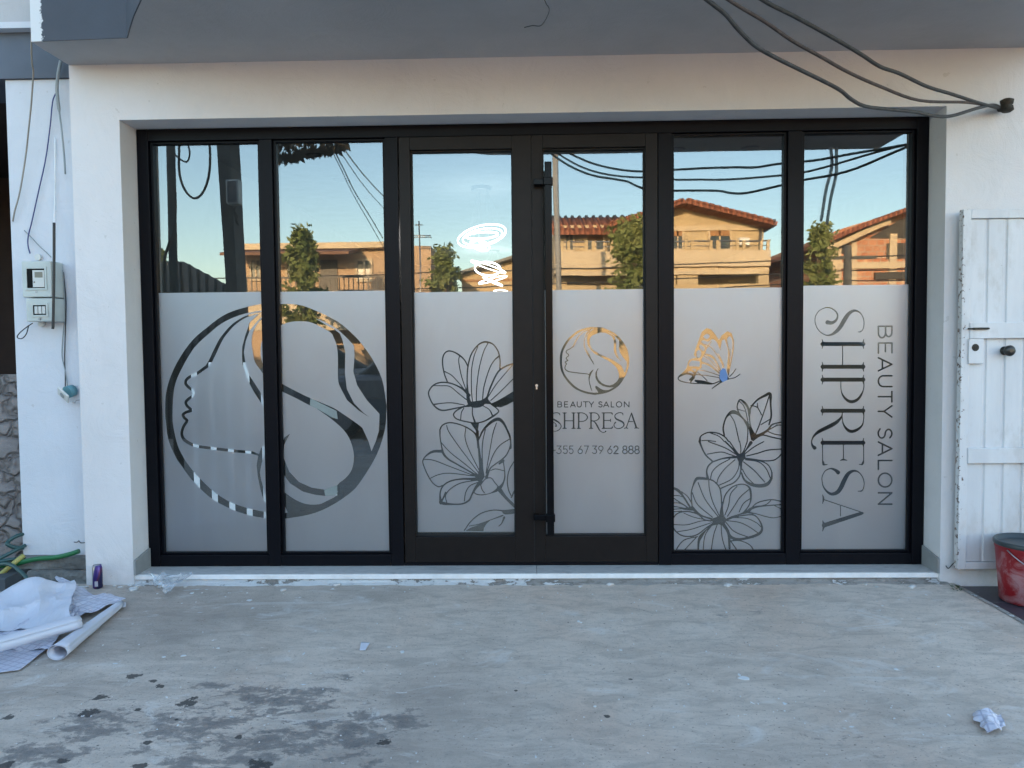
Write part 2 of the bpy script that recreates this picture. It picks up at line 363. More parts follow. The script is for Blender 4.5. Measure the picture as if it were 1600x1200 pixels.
# ------------------------------------------------------------------ glazed shopfront
front = thing('glass_shopfront', 'wide black framed glass shopfront with frosted film and double doors in the white wall', 'shopfront')
X = lambda u, y=0: at(u, 550, y).x
def bar(mb, u0, u1, z0, z1, y0=0.0, y1=.09, bev=0): mb.box(X(u0), X(u1), y0, y1, z0, z1)
fr = MB()
ZB1, ZT1 = ZF+.068, ZT-.068
fr.box(-HW, X(240.5), 0, .10, ZF, ZT); fr.box(X(1429), HW, 0, .10, ZF, ZT)
for a, b in ((412.5, 431.5), (606.5, 626), (1029, 1049.5), (1230, 1252)):
    fr.box(X(a), X(b), .001, .10, ZF, ZT1-.001)
fr.box(X(240.5)+.001, X(1429)-.001, .0005, .0995, ZT1, ZT-.0005)
for a, b in ((240.5, 412.5), (431.5, 606.5), (1049.5, 1230), (1252, 1429)):
    fr.box(X(a)+.001, X(b)-.001, .0015, .099, ZF+.0005, ZB1)
    # glazing bead set back round the pane
    xa, xb = X(a)+.002, X(b)-.002; g = .016
    fr.box(xa, xa+g, .022, .07, ZB1+.001, ZT1-.002); fr.box(xb-g, xb, .022, .07, ZB1+.001, ZT1-.002)
    fr.box(xa+g+.001, xb-g-.001, .0225, .07, ZT1-.014, ZT1-.002); fr.box(xa+g+.001, xb-g-.001, .0225, .07, ZB1+.001, ZB1+.014)
fr.box(X(626)+.001, X(1029)-.001, .002, .098, ZF+.0005, ZF+.018)
fr.build('frame', M['alu'], front, .002)

# ---- cut-out artwork for the film: signed distance on a grid, turned into one mesh per pane
FY = .0425
def fpt(u, v): p = at(u, v, FY); return (p.x, p.z)
PXM = 4.575/FPX                      # metres per photo pixel on the glass
class Film:
    def __init__(s, ua, ub, zb, zt, h=.0025):
        s.x0 = at(ua, 650, FY).x; s.x1 = at(ub, 650, FY).x; s.z0 = zb; s.z1 = zt
        s.nx = int(round((s.x1-s.x0)/h)); s.nz = int(round((s.z1-s.z0)/h))
        s.xs = np.linspace(s.x0, s.x1, s.nx+1); s.zs = np.linspace(s.z0, s.z1, s.nz+1)
        s.d = np.full((s.nz+1, s.nx+1), 1.0)
    def seg(s, a, b, ra, rb):
        pad = max(ra, rb)+.01
        i0, i1 = np.searchsorted(s.xs, [min(a[0], b[0])-pad, max(a[0], b[0])+pad]); j0, j1 = np.searchsorted(s.zs, [min(a[1], b[1])-pad, max(a[1], b[1])+pad])
        if i0 >= i1 or j0 >= j1: return
        gx, gz = np.meshgrid(s.xs[i0:i1], s.zs[j0:j1]); dx, dz = b[0]-a[0], b[1]-a[1]; L = dx*dx+dz*dz+1e-12
        t = np.clip(((gx-a[0])*dx+(gz-a[1])*dz)/L, 0, 1)
        d = np.hypot(gx-a[0]-t*dx, gz-a[1]-t*dz)-(ra+(rb-ra)*t)
        s.d[j0:j1, i0:i1] = np.minimum(s.d[j0:j1, i0:i1], d)
    def stroke(s, pts, wd=None, sub=5, smooth=True):      # pts (u, v[, width px])
        P = [(p[0], p[1], (p[2] if len(p) > 2 else wd)) for p in pts]
        Q = crom(P, sub) if smooth and len(P) > 2 else P
        W = [(*fpt(q[0], q[1]), max(q[2], 1.35)*PXM/2) for q in Q]
        for a, b in zip(W[:-1], W[1:]): s.seg(a, b, a[2], b[2])
    def poly(s, pts, sub=0, cut=True):
        if sub: pts = crom(list(pts)+[pts[0]], sub)[:-1]
        W = np.array([fpt(p[0], p[1]) for p in pts])
        mn = W.min(0)-.02; mx = W.max(0)+.02
        i0, i1 = np.searchsorted(s.xs, [mn[0], mx[0]]); j0, j1 = np.searchsorted(s.zs, [mn[1], mx[1]])
        if i0 >= i1 or j0 >= j1: return
        gx, gz = np.meshgrid(s.xs[i0:i1], s.zs[j0:j1]); ins = np.zeros(gx.shape, bool); dist = np.full(gx.shape, 9.)
        for a, b in zip(W, np.roll(W, -1, 0)):
            dx, dz = b-a; L = dx*dx+dz*dz+1e-12
            t = np.clip(((gx-a[0])*dx+(gz-a[1])*dz)/L, 0, 1); dist = np.minimum(dist, np.hypot(gx-a[0]-t*dx, gz-a[1]-t*dz))
            c = (a[1] > gz) != (b[1] > gz)
            if abs(dz) > 1e-12: ins ^= c & (gx < (dx*(gz-a[1])/dz+a[0]))
        sd = np.where(ins, -dist, dist); D = s.d[j0:j1, i0:i1]
        s.d[j0:j1, i0:i1] = np.minimum(D, sd) if cut else np.maximum(D, -sd)
    def mesh(s, name, parent):
        d = s.d; vs = []; fs = []; xs, zs = s.xs, s.zs; idx = {}
        def V(x, z):
            k = (round(x*1e5), round(z*1e5))
            if k not in idx: idx[k] = len(vs); vs.append((x, FY, z))
            return idx[k]
        pos = d > 0
        allp = pos[:-1, :-1] & pos[1:, :-1] & pos[:-1, 1:] & pos[1:, 1:]; anyp = pos[:-1, :-1] | pos[1:, :-1] | pos[:-1, 1:] | pos[1:, 1:]
        # merge identical full runs over successive rows
        open_ = {}
        for j in range(s.nz+1):
            runs = set()
            if j < s.nz:
                row = allp[j]; e = np.flatnonzero(np.diff(np.concatenate(([0], row.astype(int), [0]))))
                runs = set(zip(e[::2].tolist(), e[1::2].tolist()))
            for r_ in list(open_):
                if r_ not in runs:
                    j0 = open_.pop(r_); a, b = r_
                    fs.append((V(xs[a], zs[j0]), V(xs[b], zs[j0]), V(xs[b], zs[j]), V(xs[a], zs[j])))
            for r_ in runs: open_.setdefault(r_, j)
        for j, i in np.argwhere(anyp & ~allp):
            cs = ((xs[i], zs[j], d[j, i]), (xs[i+1], zs[j], d[j, i+1]), (xs[i+1], zs[j+1], d[j+1, i+1]), (xs[i], zs[j+1], d[j+1, i])); out = []
            for k in range(4):
                a, b = cs[k], cs[(k+1) % 4]
                if a[2] > 0: out.append((a[0], a[1]))
                if (a[2] > 0) != (b[2] > 0):
                    t = a[2]/(a[2]-b[2]); out.append((a[0]+(b[0]-a[0])*t, a[1]+(b[1]-a[1])*t))
            ids = []
            for p in out:
                q = V(*p)
                if q not in ids: ids.append(q)
            if len(ids) >= 3: fs.append(tuple(ids))
        me = bpy.data.meshes.new(name); me.from_pydata(vs, [], fs); me.update(); me.materials.append(M['film'])
        o = bpy.data.objects.new(name, me); C.objects.link(o); o.parent = parent; return o

def head_logo(F, f):                 # woman's profile with flowing hair in a ring; f maps big-logo pixels to this logo
    k = (f((432+100, 643))[0]-f((432, 643))[0])/100.
    ST = lambda pts, wd=None, **kw: F.stroke([(*f(p), (p[2] if len(p) > 2 else wd)*k) for p in pts], **kw)
    PO = lambda pts, cut=True, sub=0: F.poly([f(p) for p in pts], cut=cut, sub=sub)
    # left ring, as outer edge then inner edge
    PO([(437,475),(409,475),(373,483),(347,494),(323,512),(302,530),(282,557),(267,587),(259,617),(258,650),(259,657),(263,687),(275,715),(283,727),(301,751),(328,777),(355,792.5),(382,803),(410,809),(437,812),
        (437,802),(410,799),(382,792.5),(355,782),(328,763),(301,735),(287,715),(278,697),(272,673),(269.5,650),(272,608),(282,580),(303,544),(327,521),(347,505),(373,493),(402,486),(437,482)], sub=3)
    # right ring with the open hair field
    PO([(436,475),(465,476),(490,484),(527,502),(550,521),(565,537),(583,563),(597,593),(603,627),(604,640),(601,673),(588,712),(563,753),(545,772),(513,792.5),(483,804),(442,811),(434,812),(436,800),
        (449,801),(443,788),(436,778),(436,768),(442.5,768),(460,780),(478,787.5),(498,788),(510,783),(527,773),(527,758),(540,747),(550,733),(553,712),(548,690),(537,672),(518,655),(497,640),(483,633),(462,622),(438,610),(425,600),(414,588),(406,577),(398,565),(395,550),(393,533),(396,517),(404,503),(416,492),(428,484)], sub=3)
    PO([(437.5,509),(450,504),(465,502),(483,503),(500,510),(517,520),(521,527),(526,540),(528,560),(528,590),(532,606),(545,622),(575,648),(584,660),(586,680),(581,703),(576,688),(570,674),(562,665),(537,647.5),(520,637),(487,623),(462,611),(438,598),(424,588),(413,574),(408,560),(407,545),(410,530),(419,517)], cut=False, sub=3)
    PO([(517,512.5),(525,516),(533,530),(538.5,550),(539,583),(542,608),(553,630),(568,645),(583,656),(560,641),(542,625),(532,606),(528,590),(529,550),(527,533)])   # clear lock between the strands
    PO([(493,497.5),(505,502),(527,514),(544,530),(553,540),(554,557),(552,580),(558,602),(573,625),(593,647),(592,673),(587,690),(580.5,704),(578,690),(571,668),(548,650),(534,630),(522,560),(518,522)], cut=False) if False else None
    # film strand along the right
    PO([(492,497),(508,503),(527,514),(544,530),(553,540),(554,557),(552,580),(558,602),(573,625),(593,647),(592,673),(587,690),(580.5,705),(576,690),(566,668),(583,656),(568,645),(553,630),(542,608),(539,583),(538.5,550),(533,530),(524,515),(510,508)], cut=False)
    PO([(524,516),(531,521),(535,531),(539.5,550),(539,583),(542,608),(553,630),(568,645),(583,656),(560,641),(542,625),(532,606),(528,590),(528,550),(526,533)])
    # curl round the lower bun
    PO([(466,669),(453,678),(444,695),(443,715),(452,737),(467,753),(487,762),(507,765),(527,758),(527,772),(523,774),(508,775),(492,773),(473,768),(453,755),(442,740),(436,727),(436,700),(441,692),(445,683)])
    # hair lines and neck
    PO([(406,489),(390,504),(383,525),(378.5,542),(378,557),(379,570),(387.5,595),(397,613),(410,633),(420,650),(432,668),(424,645),(415,632),(407,613),(390,587),(384,570),(381,550),(384,533),(390,517),(402,502),(410,494)])
    ST([(412,488,2),(396,491,2.5),(380,497,3),(363,509,4),(347,528,5),(338,545,6),(330,562,6),(324,572,5.5)])
    ST([(324,572,5),(307,584,4.5),(298,588,4.5),(291.5,593,4.5),(290,599,4.5),(293.5,604,4.5),(300,609.5,4),(303,614,3.5),(300,619,4),(295,623,4.5),(290.5,628,4.5),(292,634,4.5),(299,641,4.5),(291,644,4.5),(286,648,4.5),(288,653,4.5),(292,657.5,4.5),(286.5,667,4.5),(284,678,4.5),(288,687,5),(300,694.5,5),(313,698,4.5),(340,701.5,4.5),(370,705,4.5),(392,707,4),(405,711,3)])
    PO([(418,690),(408,700),(403,715),(401,728),(403,745),(407,765),(412,782),(422,800),(415,775),(408,750),(406,738),(409,723),(416,705),(428,684)])

# ---- lettering: one stroke alphabet for the light capitals, one drawn set for the name
def arc(cx, cy, rx, ry, a0, a1, n=12): return [(cx+rx*math.cos(R(a0+(a1-a0)*i/n)), cy+ry*math.sin(R(a0+(a1-a0)*i/n))) for i in range(n+1)]
SAN = {  # x to the right, y up, unit height
 'B': (.62, [[(0,0),(0,1),(.33,1)], [(0,.53),(.36,.53)], [(0,0),(.36,0)], arc(.33,.765,.24,.235,90,-90), arc(.36,.265,.27,.265,90,-90)]),
 'E': (.55, [[(.55,0),(0,0),(0,1),(.53,1)], [(0,.52),(.47,.52)]]),
 'A': (.84, [[(0,0),(.42,1),(.84,0)], [(.14,.30),(.70,.30)]]),
 'U': (.74, [[(0,1),(0,.37)]+arc(.37,.37,.37,.37,180,360)+[(.74,1)]]),
 'T': (.74, [[(0,1),(.74,1)], [(.37,1),(.37,0)]]),
 'Y': (.76, [[(0,1),(.38,.42),(.76,1)], [(.38,.42),(.38,0)]]),
 'S': (.60, [[(.57,.86)]+arc(.31,.755,.26,.245,35,270,10)+arc(.30,.25,.29,.26,90,-140,12)+[(.02,.12)]]),
 'L': (.50, [[(0,1),(0,0),(.50,0)]]),
 'O': (.98, [arc(.49,.5,.49,.5,0,360,28)]),
 'N': (.74, [[(0,0),(0,1),(.74,0),(.74,1)]]),
 '0': (.6, [arc(.3,.5,.3,.5,0,360,24)]),
 '3': (.56, [[(.03,1),(.54,1),(.24,.60)]+arc(.27,.31,.28,.31,88,-140,14)+[(.0,.13)]]),
 '5': (.56, [[(.52,1),(.08,1),(.05,.56),(.2,.62)]+arc(.27,.31,.28,.32,75,-140,14)+[(.0,.13)]]),
 '6': (.58, [[(.42,1),(.06,.45)], arc(.29,.30,.28,.30,0,360,24)]),
 '7': (.56, [[(0,1),(.56,1),(.18,0)]]),
 '9': (.58, [[(.16,0),(.52,.55)], arc(.29,.70,.28,.30,0,360,24)]),
 '2': (.56, [arc(.28,.70,.27,.30,165,-20,12)+[(.0,0),(.58,0)]]),
 '8': (.58, [arc(.29,.76,.23,.24,0,360,20), arc(.29,.26,.28,.27,0,360,22)]),
 '+': (.5, [[(0,.45),(.5,.45)], [(.25,.2),(.25,.7)]]),
}
def sans(F, ch, f, wd):              # f maps (x, y) of the unit glyph to photo pixels
    for st_ in SAN[ch][1]: F.stroke([(*f(p), wd) for p in st_], smooth=False)
def name_strokes():                  # (along, up, width): cap height 355 units
    S = []; A = lambda *p: S.append(list(p))
    A((238,235,36),(243,270,28),(222,305,20),(190,320,14),(155,312,12),(120,270,10),(112,225,8),(135,170,6),(180,135,5),(230,128,5),(285,145,6),(325,180,8),(348,225,10),(342,270,18),(315,310,28),(275,345,34),(215,380,36),(165,415,30),(140,455,22),(143,490,14),(165,520,8),(210,542,5),(260,545,4),(300,535,5),(318,515,10),(320,495,4))
    def stem(a, w=34, up0=192, up1=540):
        A((a, up0, w), (a, up1, w)); 
        for b, s in ((up0-3, 1), (up1+3, -1)):
            A((a-38, b, 5), (a-22, b+s*4, 8), (a, b+s*9, w*.6), (a+22, b+s*4, 8), (a+38, b, 5))
    stem(423); A((440,363,5),(600,363,5)); stem(617); stem(727)
    A((740,545,5),(800,543,5),(860,520,18),(900,485,24),(915,440,27),(900,400,22),(860,365,14),(810,350,6),(745,348,5))
    stem(992)
    A((1005,545,5),(1060,543,5),(1115,530,13),(1152,490,23),(1168,440,26),(1150,400,22),(1105,370,12),(1050,360,5),(1005,362,5))
    A((1010,362,6),(1045,352,14),(1085,318,28),(1115,270,34),(1142,215,32),(1170,160,28),(1205,120,17),(1247,100,9),(1287,105,18),(1308,124,32))
    stem(1265)
    A((1282,192,5),(1440,192,5)); A((1420,196,8),(1440,202,14),(1452,200,14),(1450,232,4)); A((1282,543,5),(1440,543,5)); A((1420,539,8),(1440,533,14),(1450,530,12),(1448,505,4))
    A((1282,370,5),(1412,370,5)); A((1414,345,5),(1409,370,14),(1414,400,5))
    A((1518,325,34),(1497,300,24),(1485,260,12),(1505,215,7),(1550,190,5),(1590,188,6),(1640,200,10),(1685,235,18),(1702,275,26),(1685,320,34),(1645,350,38),(1590,375,38),(1530,410,32),(1505,455,20),(1515,500,10),(1560,535,5),(1610,547,5),(1655,540,6),(1675,525,12),(1678,495,4))
    A((1865,540,8),(1868,525,18),(1875,495,30),(1968,205,38)); A((1862,540,6),(1748,200,6)); A((1708,193,5),(1745,200,16),(1782,193,5)); A((1930,193,5),(1965,203,24),(2018,193,5)); A((1805,345,5),(1890,345,5))
    return S
NAME = name_strokes()

zfilm = lambda u, v: at(u, v, FY).z
ZF1 = zfilm(330, 457)
panes = {}
F1 = Film(241, 414, ZB1+.002, zfilm(330, 457)); head_logo(F1, lambda p: (p[0], p[1]))
F2 = Film(433.5, 607.5, ZB1+.002, zfilm(520, 455)); head_logo(F2, lambda p: (p[0], p[1]))
ZD0 = at(720, 835.5, GY).z; ZD1 = at(720, 233.5, 0.0).z
F3 = Film(645, 804.5, ZD0+.018, zfilm(720, 456))
F4 = Film(849, 1009.5, ZD0+.004, zfilm(930, 452.5))
F5 = Film(1049, 1224, ZB1+.002, zfilm(1135, 450))
F6 = Film(1252, 1422, ZB1+.002, zfilm(1335, 445.5))
kk = 54/172.
head_logo(F4, lambda p: (929+(p[0]-431.5)*kk, 564+(p[1]-643)*kk))
# small lettering on the door
z8 = lambda x, y: (850+x/7.06, 600+y/7.06)
for ch, xa, xb in (('B',152,196),('E',226,264),('A',292,346),('U',366,412),('T',432,488),('Y',500,546),('S',602,642),('A',657,715),('L',741,772),('O',798,858),('N',886,938)):
    sans(F4, ch, lambda p: z8(xa+(xb-xa)*p[0]/SAN[ch][0], 254-58*p[1]), 1.3)
for ch, xa, xb in (('+',78,126),('3',140,190),('5',212,258),('5',278,322),('6',374,424),('7',444,490),('3',532,582),('9',602,652),('6',702,752),('2',770,816),('8',866,918),('8',932,986),('8',1000,1052)):
    sans(F4, ch, lambda p: z8(xa+(xb-xa)*p[0]/SAN[ch][0], 768-84*p[1]), 1.45 if xa < 760 else 1.9)
for S in NAME: F4.stroke([(*z8(215+(p[0]-400)*.513, 490-(p[1]-190)*.487), max(1.15, p[2]*.487/7.06)) for p in S], sub=4, smooth=len(S) > 2)
# vertical lettering on the right pane
for S in NAME: F6.stroke([(1250+p[1]/5.4556, 460+p[0]/5.4556, p[2]/5.4556) for p in S], sub=4, smooth=len(S) > 2)
for ch, ya, yb in (('B',272,368),('E',415,500),('A',540,652),('U',694,786),('T',828,916),('Y',950,1045),('S',1144,1226),('A',1258,1372),('L',1416,1492),('O',1524,1642),('N',1692,1788)):
    sans(F6, ch, lambda p: (1250+(668+115*p[1])/5.4556, 460+(ya+(yb-ya)*p[0]/SAN[ch][0])/5.4556), 2.5)

# flowers on the left door
def zs(F, ox, oy, s):
    return lambda wd, *pts, **kw: F.stroke([(ox+p[0]/s, oy+p[1]/s, (p[2] if len(p) > 2 else wd)*1.22/s) for p in pts], **kw)
a = zs(F3, 640, 520, 6.667)
a(11,(600,640),(600,450),(610,340),(640,230),(700,140),(760,100,14),(810,98,16),(870,120),(920,190),(942,280),(940,380))
a(8,(655,720),(645,600),(645,400),(670,250),(710,145)); a(8,(695,725),(700,560),(725,370),(770,200),(815,110)); a(9,(760,695),(775,560),(830,380),(880,290),(935,240,14))
a(11,(605,345),(570,280),(520,235,14),(460,200),(400,190),(355,230),(343,310),(360,420),(395,515)); a(8,(520,240),(512,300),(540,450),(590,600)); a(8,(360,400),(440,445),(520,530),(590,615))
a(12,(620,650,26),(560,590,18),(480,545),(400,520),(320,518),(250,545),(205,600),(200,650),(240,740),(300,795,14),(360,808),(460,790),(560,770),(620,760,22))
a(8,(240,550),(330,552),(420,560),(520,640),(610,710)); a(8,(250,748,14),(330,735),(440,730),(570,752))
a(26,(600,540,12),(605,640,24),(620,720,34),(660,752,44),(740,748,40),(790,700,30),(815,660,14))
a(14,(800,690),(850,550),(920,410),(1000,350),(1090,318)); a(8,(820,665),(900,540),(1000,420),(1080,325)); a(8,(845,705),(950,610),(1090,470))
F3.poly([(640+x/6.667, 520+y/6.667) for x, y in ((840,740),(900,715),(980,670),(1095,600),(1100,705),(1020,750),(950,778),(890,770),(850,750))])
F3.poly([(640+x/6.667, 520+y/6.667) for x, y in ((755,700),(800,668),(860,745),(770,740),(740,755),(640,765),(560,775),(620,735),(600,690),(640,720))])
a(11,(560,772),(490,810),(458,850),(480,890),(540,915),(640,935),(700,940),(780,920),(860,875,16),(925,825),(910,790),(850,745))
a(8,(565,785),(540,830),(532,900)); a(9,(655,785),(655,850),(680,930,16)); a(8,(755,755),(830,800),(865,865,14))
a(11,(316,1010),(340,965),(400,938),(470,942),(560,970),(650,1020),(700,1080,18),(712,1200)); a(8,(315,1010),(318,1100),(335,1200))
F3.poly([(640+x/6.667, 520+y/6.667) for x, y in ((630,935),(725,935),(712,1010),(720,1090),(705,1130),(690,1020))])
a(22,(720,1110,12),(770,1010,16),(850,930,24),(920,900,30),(970,930,24),(1010,1000,16),(1045,1090,12),(1055,1160,12),(1050,1200))
b = zs(F3, 640, 660, 6.667)
b(9,(318,90),(318,160),(335,250),(350,320,20),(400,380,16),(500,440,12),(640,520,14),(700,560,30))
b(6,(385,30),(410,100),(520,260),(720,525)); b(8,(585,60),(578,160),(620,290),(725,500)); b(8,(325,205),(420,310),(560,420),(710,545))
b(14,(712,90,14),(715,200,14),(730,350,22),(745,480,36),(745,560,60)); b(9,(790,70),(765,180),(755,300),(762,490)); b(8,(905,5),(870,110),(840,270),(795,530)); b(9,(1040,175),(940,240),(870,340),(800,530))
b(11,(1010,60),(1045,140),(1052,230),(1020,320),(975,375),(900,430),(840,480),(800,570,26))
b(10,(340,300,26),(240,305,22),(170,350,12),(138,400),(150,460),(190,550),(240,630),(300,670),(345,655))
b(8,(145,385),(250,395),(420,460),(660,550)); b(8,(220,580),(300,545),(420,530),(680,560))
b(13,(325,840,26),(318,740),(350,660),(430,610),(540,590,14),(650,590,22),(740,590,40)); b(9,(385,830),(375,760),(430,690),(540,630),(720,600)); b(9,(570,820),(585,730),(630,660),(725,620)); b(9,(320,830,22),(360,845,26),(450,853,14),(550,848,14),(620,810,16),(650,750,14),(690,680,24),(740,620,36))
b(14,(335,820),(355,780),(375,730))
b(9,(740,650),(755,700),(780,735)); b(9,(690,680),(672,720),(690,745),(760,755),(850,735),(930,690,30),(975,630,16),(992,560,12),(985,470),(975,400))
b(9,(740,650),(790,590),(850,580),(890,630),(940,690)); b(8,(845,500),(900,485),(985,505)); b(16,(935,430),(975,400,24))
b(26,(930,690,40),(1000,780,26),(1100,880,26)); b(10,(1100,390),(1040,490),(1018,600),(1030,700),(1060,770)); b(14,(1060,780),(1100,700))
b(10,(570,1125),(640,1030),(740,950),(860,915),(960,920,14),(1000,935,40),(1100,925,40)); b(8,(620,1080),(720,1060),(860,1010),(970,970,14)); b(12,(985,990,20),(960,1050,10),(930,1080,8))
F3.poly([(640+x/6.667, 660+y/6.667) for x, y in ((580,1130),(640,1095),(740,1060),(850,1012),(800,1060),(775,1100),(770,1135))])

# butterfly and flowers on the right fixed pane
c = zs(F5, 1040, 490, 6.0)
F5.poly([(1040+x/6, 490+y/6) for x, y in ((300,420),(265,390),(280,330),(310,250),(340,170),(385,135),(430,150),(470,200),(500,250),(530,200),(580,165),(620,185),(640,250),(640,330),(620,440),(590,590),(575,540),(590,330),(560,240),(530,250),(515,330),(550,500),(535,510),(500,400),(440,250),(390,265),(370,290),(385,320),(370,380),(350,400),(335,440),(330,460))])
for q in (((350,215),(385,190),(415,212),(385,240)),((330,262),(360,248),(405,275),(370,290)),((315,300),(330,290),(368,320),(355,352),(325,330)),((290,360),(312,338),(335,365),(320,415),(295,410)),((415,255),(440,240),(480,270),(535,400),(545,470),(500,380),(440,300)),((525,270),(540,245),(560,290),(575,400),(575,520),(555,460)),((575,240),(600,212),(625,250),(625,340),(605,460),(592,480),(592,340)),((385,300),(410,290),(470,370),(530,480),(520,495),(430,370),(385,330))):
    F5.poly([(1040+x/6, 490+y/6) for x, y in q], sub=4, cut=False)
c(6,(605,330),(600,430),(585,520)); c(9,(375,385),(450,420),(510,520)); c(8,(430,260),(400,300),(345,385)); c(7,(375,290),(440,330),(540,480)); c(8,(560,240),(590,350),(580,520)); c(10,(330,450),(420,490),(505,560)); c(12,(300,420),(250,430),(220,450),(200,520),(130,590))
c(9,(330,440),(235,435),(215,470),(195,530),(125,590),(128,625),(190,645),(270,655),(340,655),(430,660),(510,632)); c(14,(330,440),(330,490),(320,510),(230,510),(190,545)); c(10,(215,500),(320,505))
c(16,(190,545),(240,530),(275,570),(230,620)); c(16,(140,580),(200,560),(270,580)); c(12,(270,580),(300,520),(320,510)); c(9,(330,465),(400,475),(505,555)); c(7,(345,390),(420,440),(515,545)); c(6,(385,380),(450,410),(520,535)); c(7,(290,525),(380,540),(505,580)); c(6,(270,570),(380,580),(505,600)); c(10,(270,600),(235,640)); c(16,(280,630),(350,645,28),(430,655,10)); c(5,(300,550),(350,590),(390,630))
F5.poly([(1040+x/6, 490+y/6) for x, y in ((535,510),(560,520),(585,590),(600,615),(560,630),(520,650),(435,708),(430,700),(510,640),(500,600),(510,550))])
c(6,(600,590),(630,560),(658,518)); c(6,(600,612),(650,600),(697,568))
c(12,(550,1140),(540,1070),(565,980),(610,930,26),(650,925,30),(690,950,16),(740,1000),(780,1060,14),(810,1180,16)); c(8,(610,955),(650,1030),(690,1200)); c(8,(735,1000),(770,1080),(765,1200)); 
c(10,(320,1200,20),(330,1150),(380,1120),(430,1113),(500,1125),(560,1160),(590,1200)); c(7,(340,1190),(400,1190),(470,1200)); c(7,(420,1120),(500,1150),(550,1200))
c(10,(675,900),(672,860),(695,808),(740,835,18),(775,890,16),(785,960,14)); c(8,(690,820),(740,880),(780,1050)); c(7,(672,895),(740,915)); c(10,(675,900),(700,950),(780,1040))
c(12,(790,940),(800,880),(860,810,14),(930,770,20),(980,755,24),(985,850,14),(990,960,14),(970,1040)); c(10,(785,950),(795,1050),(830,1150,30)); c(9,(970,775),(930,900),(880,1040),(835,1150)); c(8,(800,860),(860,880),(900,950)); c(7,(860,840),(865,885)); c(8,(895,1040),(980,990)); c(16,(830,1160,30),(900,1130,22),(960,1090,16),(1000,1040,12),(1085,1018,10)); c(8,(960,1105),(1020,1130),(1090,1140)); c(8,(960,1095),(1040,1050),(1090,1045)); c(6,(1020,1060),(1045,1040)); c(10,(820,1190),(900,1140),(1000,1160),(1095,1180))
d = zs(F5, 1040, 690, 6.0)
d(12,(318,0,16),(345,70),(380,130),(440,185)); d(8,(400,0),(560,60),(660,120)); d(8,(390,118),(520,98),(600,120),(660,140)); d(12,(440,190),(540,158),(660,145,20)); d(12,(560,0),(620,60),(680,125,22)); d(9,(600,0),(640,60),(680,115)); d(8,(695,0),(705,60),(705,110)); d(8,(765,0),(740,70),(715,115)); d(14,(800,10,26),(760,70,12),(730,110,12)); d(9,(920,0),(830,50),(750,110)); d(10,(760,135),(860,110),(960,80),(1085,70))
F5.poly([(1040+x/6, 690+y/6) for x, y in ((660,105),(705,115),(745,100),(750,150),(720,190),(715,270),(700,270),(695,210),(670,160))])
d(10,(740,155),(820,165),(920,180),(1010,175),(1060,145),(1090,110)); d(12,(440,190),(400,230),(385,280),(395,345,20)); d(8,(600,165),(500,220),(440,280),(420,350)); d(8,(650,170),(560,250),(500,330),(480,390)); d(8,(690,180),(680,260),(620,350),(500,410)); d(10,(705,270),(690,330),(640,385),(570,415),(515,440))
d(9,(740,160),(860,175),(950,210),(990,270),(998,350)); d(9,(730,190),(830,270),(930,380)); d(8,(750,170),(870,190),(940,250),(985,350)); d(8,(720,260),(760,330),(830,400)); d(24,(710,290,12),(740,360,16),(800,400,24),(880,415,28),(950,400,28),(990,350,18),(998,290,10))
d(10,(250,620),(240,500),(255,420),(290,350,22),(340,345,22),(390,350,18)); d(10,(390,350),(450,370),(505,430),(522,520),(525,600),(535,680,16)); d(8,(405,360),(410,440),(440,560),(505,700)); d(8,(305,385),(370,540),(490,700)); d(8,(250,480),(300,590),(440,710)); d(16,(250,620,24),(300,670,18),(350,700,12),(430,725,16))
d(10,(535,590),(560,500),(620,430),(690,402),(750,405),(790,440,16),(800,520,14),(790,580),(760,630),(720,675)); d(8,(670,420),(610,490),(590,600),(555,690)); d(8,(780,450),(700,520),(640,610),(580,700)); d(8,(800,530),(730,580),(690,660)); d(12,(535,570,10),(525,640,22),(525,720,40)); d(10,(560,735),(620,705),(700,680),(770,655,26),(800,630,20),(860,610,14),(960,600),(1085,590))
d(9,(800,630),(850,580),(920,555),(1000,545),(1085,560)); d(7,(840,615),(940,590),(985,555)); d(8,(780,665,14),(860,680),(930,700),(1010,715),(1085,700)); d(7,(1020,600),(1085,630))
F5.poly([(1040+x/6, 690+y/6) for x, y in ((425,725),(500,700),(520,650),(545,690),(570,730),(545,790),(500,775),(430,790),(440,750))])
d(10,(425,745),(360,730),(300,680),(200,655),(110,675),(65,740),(80,820),(140,875),(220,890),(300,870),(380,810),(440,770)); d(7,(170,670),(270,710),(430,745)); d(7,(75,778),(200,780),(330,745),(430,740)); d(7,(110,845),(230,825),(340,790),(430,760))
d(9,(60,430,16),(120,460,22),(170,520,14),(220,600,14),(250,640)); d(8,(150,470),(210,520),(250,590)); d(8,(60,520),(120,560),(200,610)); d(7,(60,510),(110,505),(170,520)); d(8,(60,575),(140,580),(240,640)); d(8,(60,605),(150,620),(240,640)); d(8,(60,635),(160,630),(240,640)); d(8,(60,660),(150,650)); d(16,(170,630),(250,630,30))
d(10,(560,740),(640,710),(740,690),(830,690),(880,740),(905,810,16),(880,860,22),(800,895,20),(700,915,18),(620,900,22),(580,840,16),(555,780)); d(8,(570,740),(700,760),(800,810),(870,860)); d(8,(560,750),(640,840),(760,890),(820,900)); d(7,(640,712),(760,720),(850,760),(895,800))
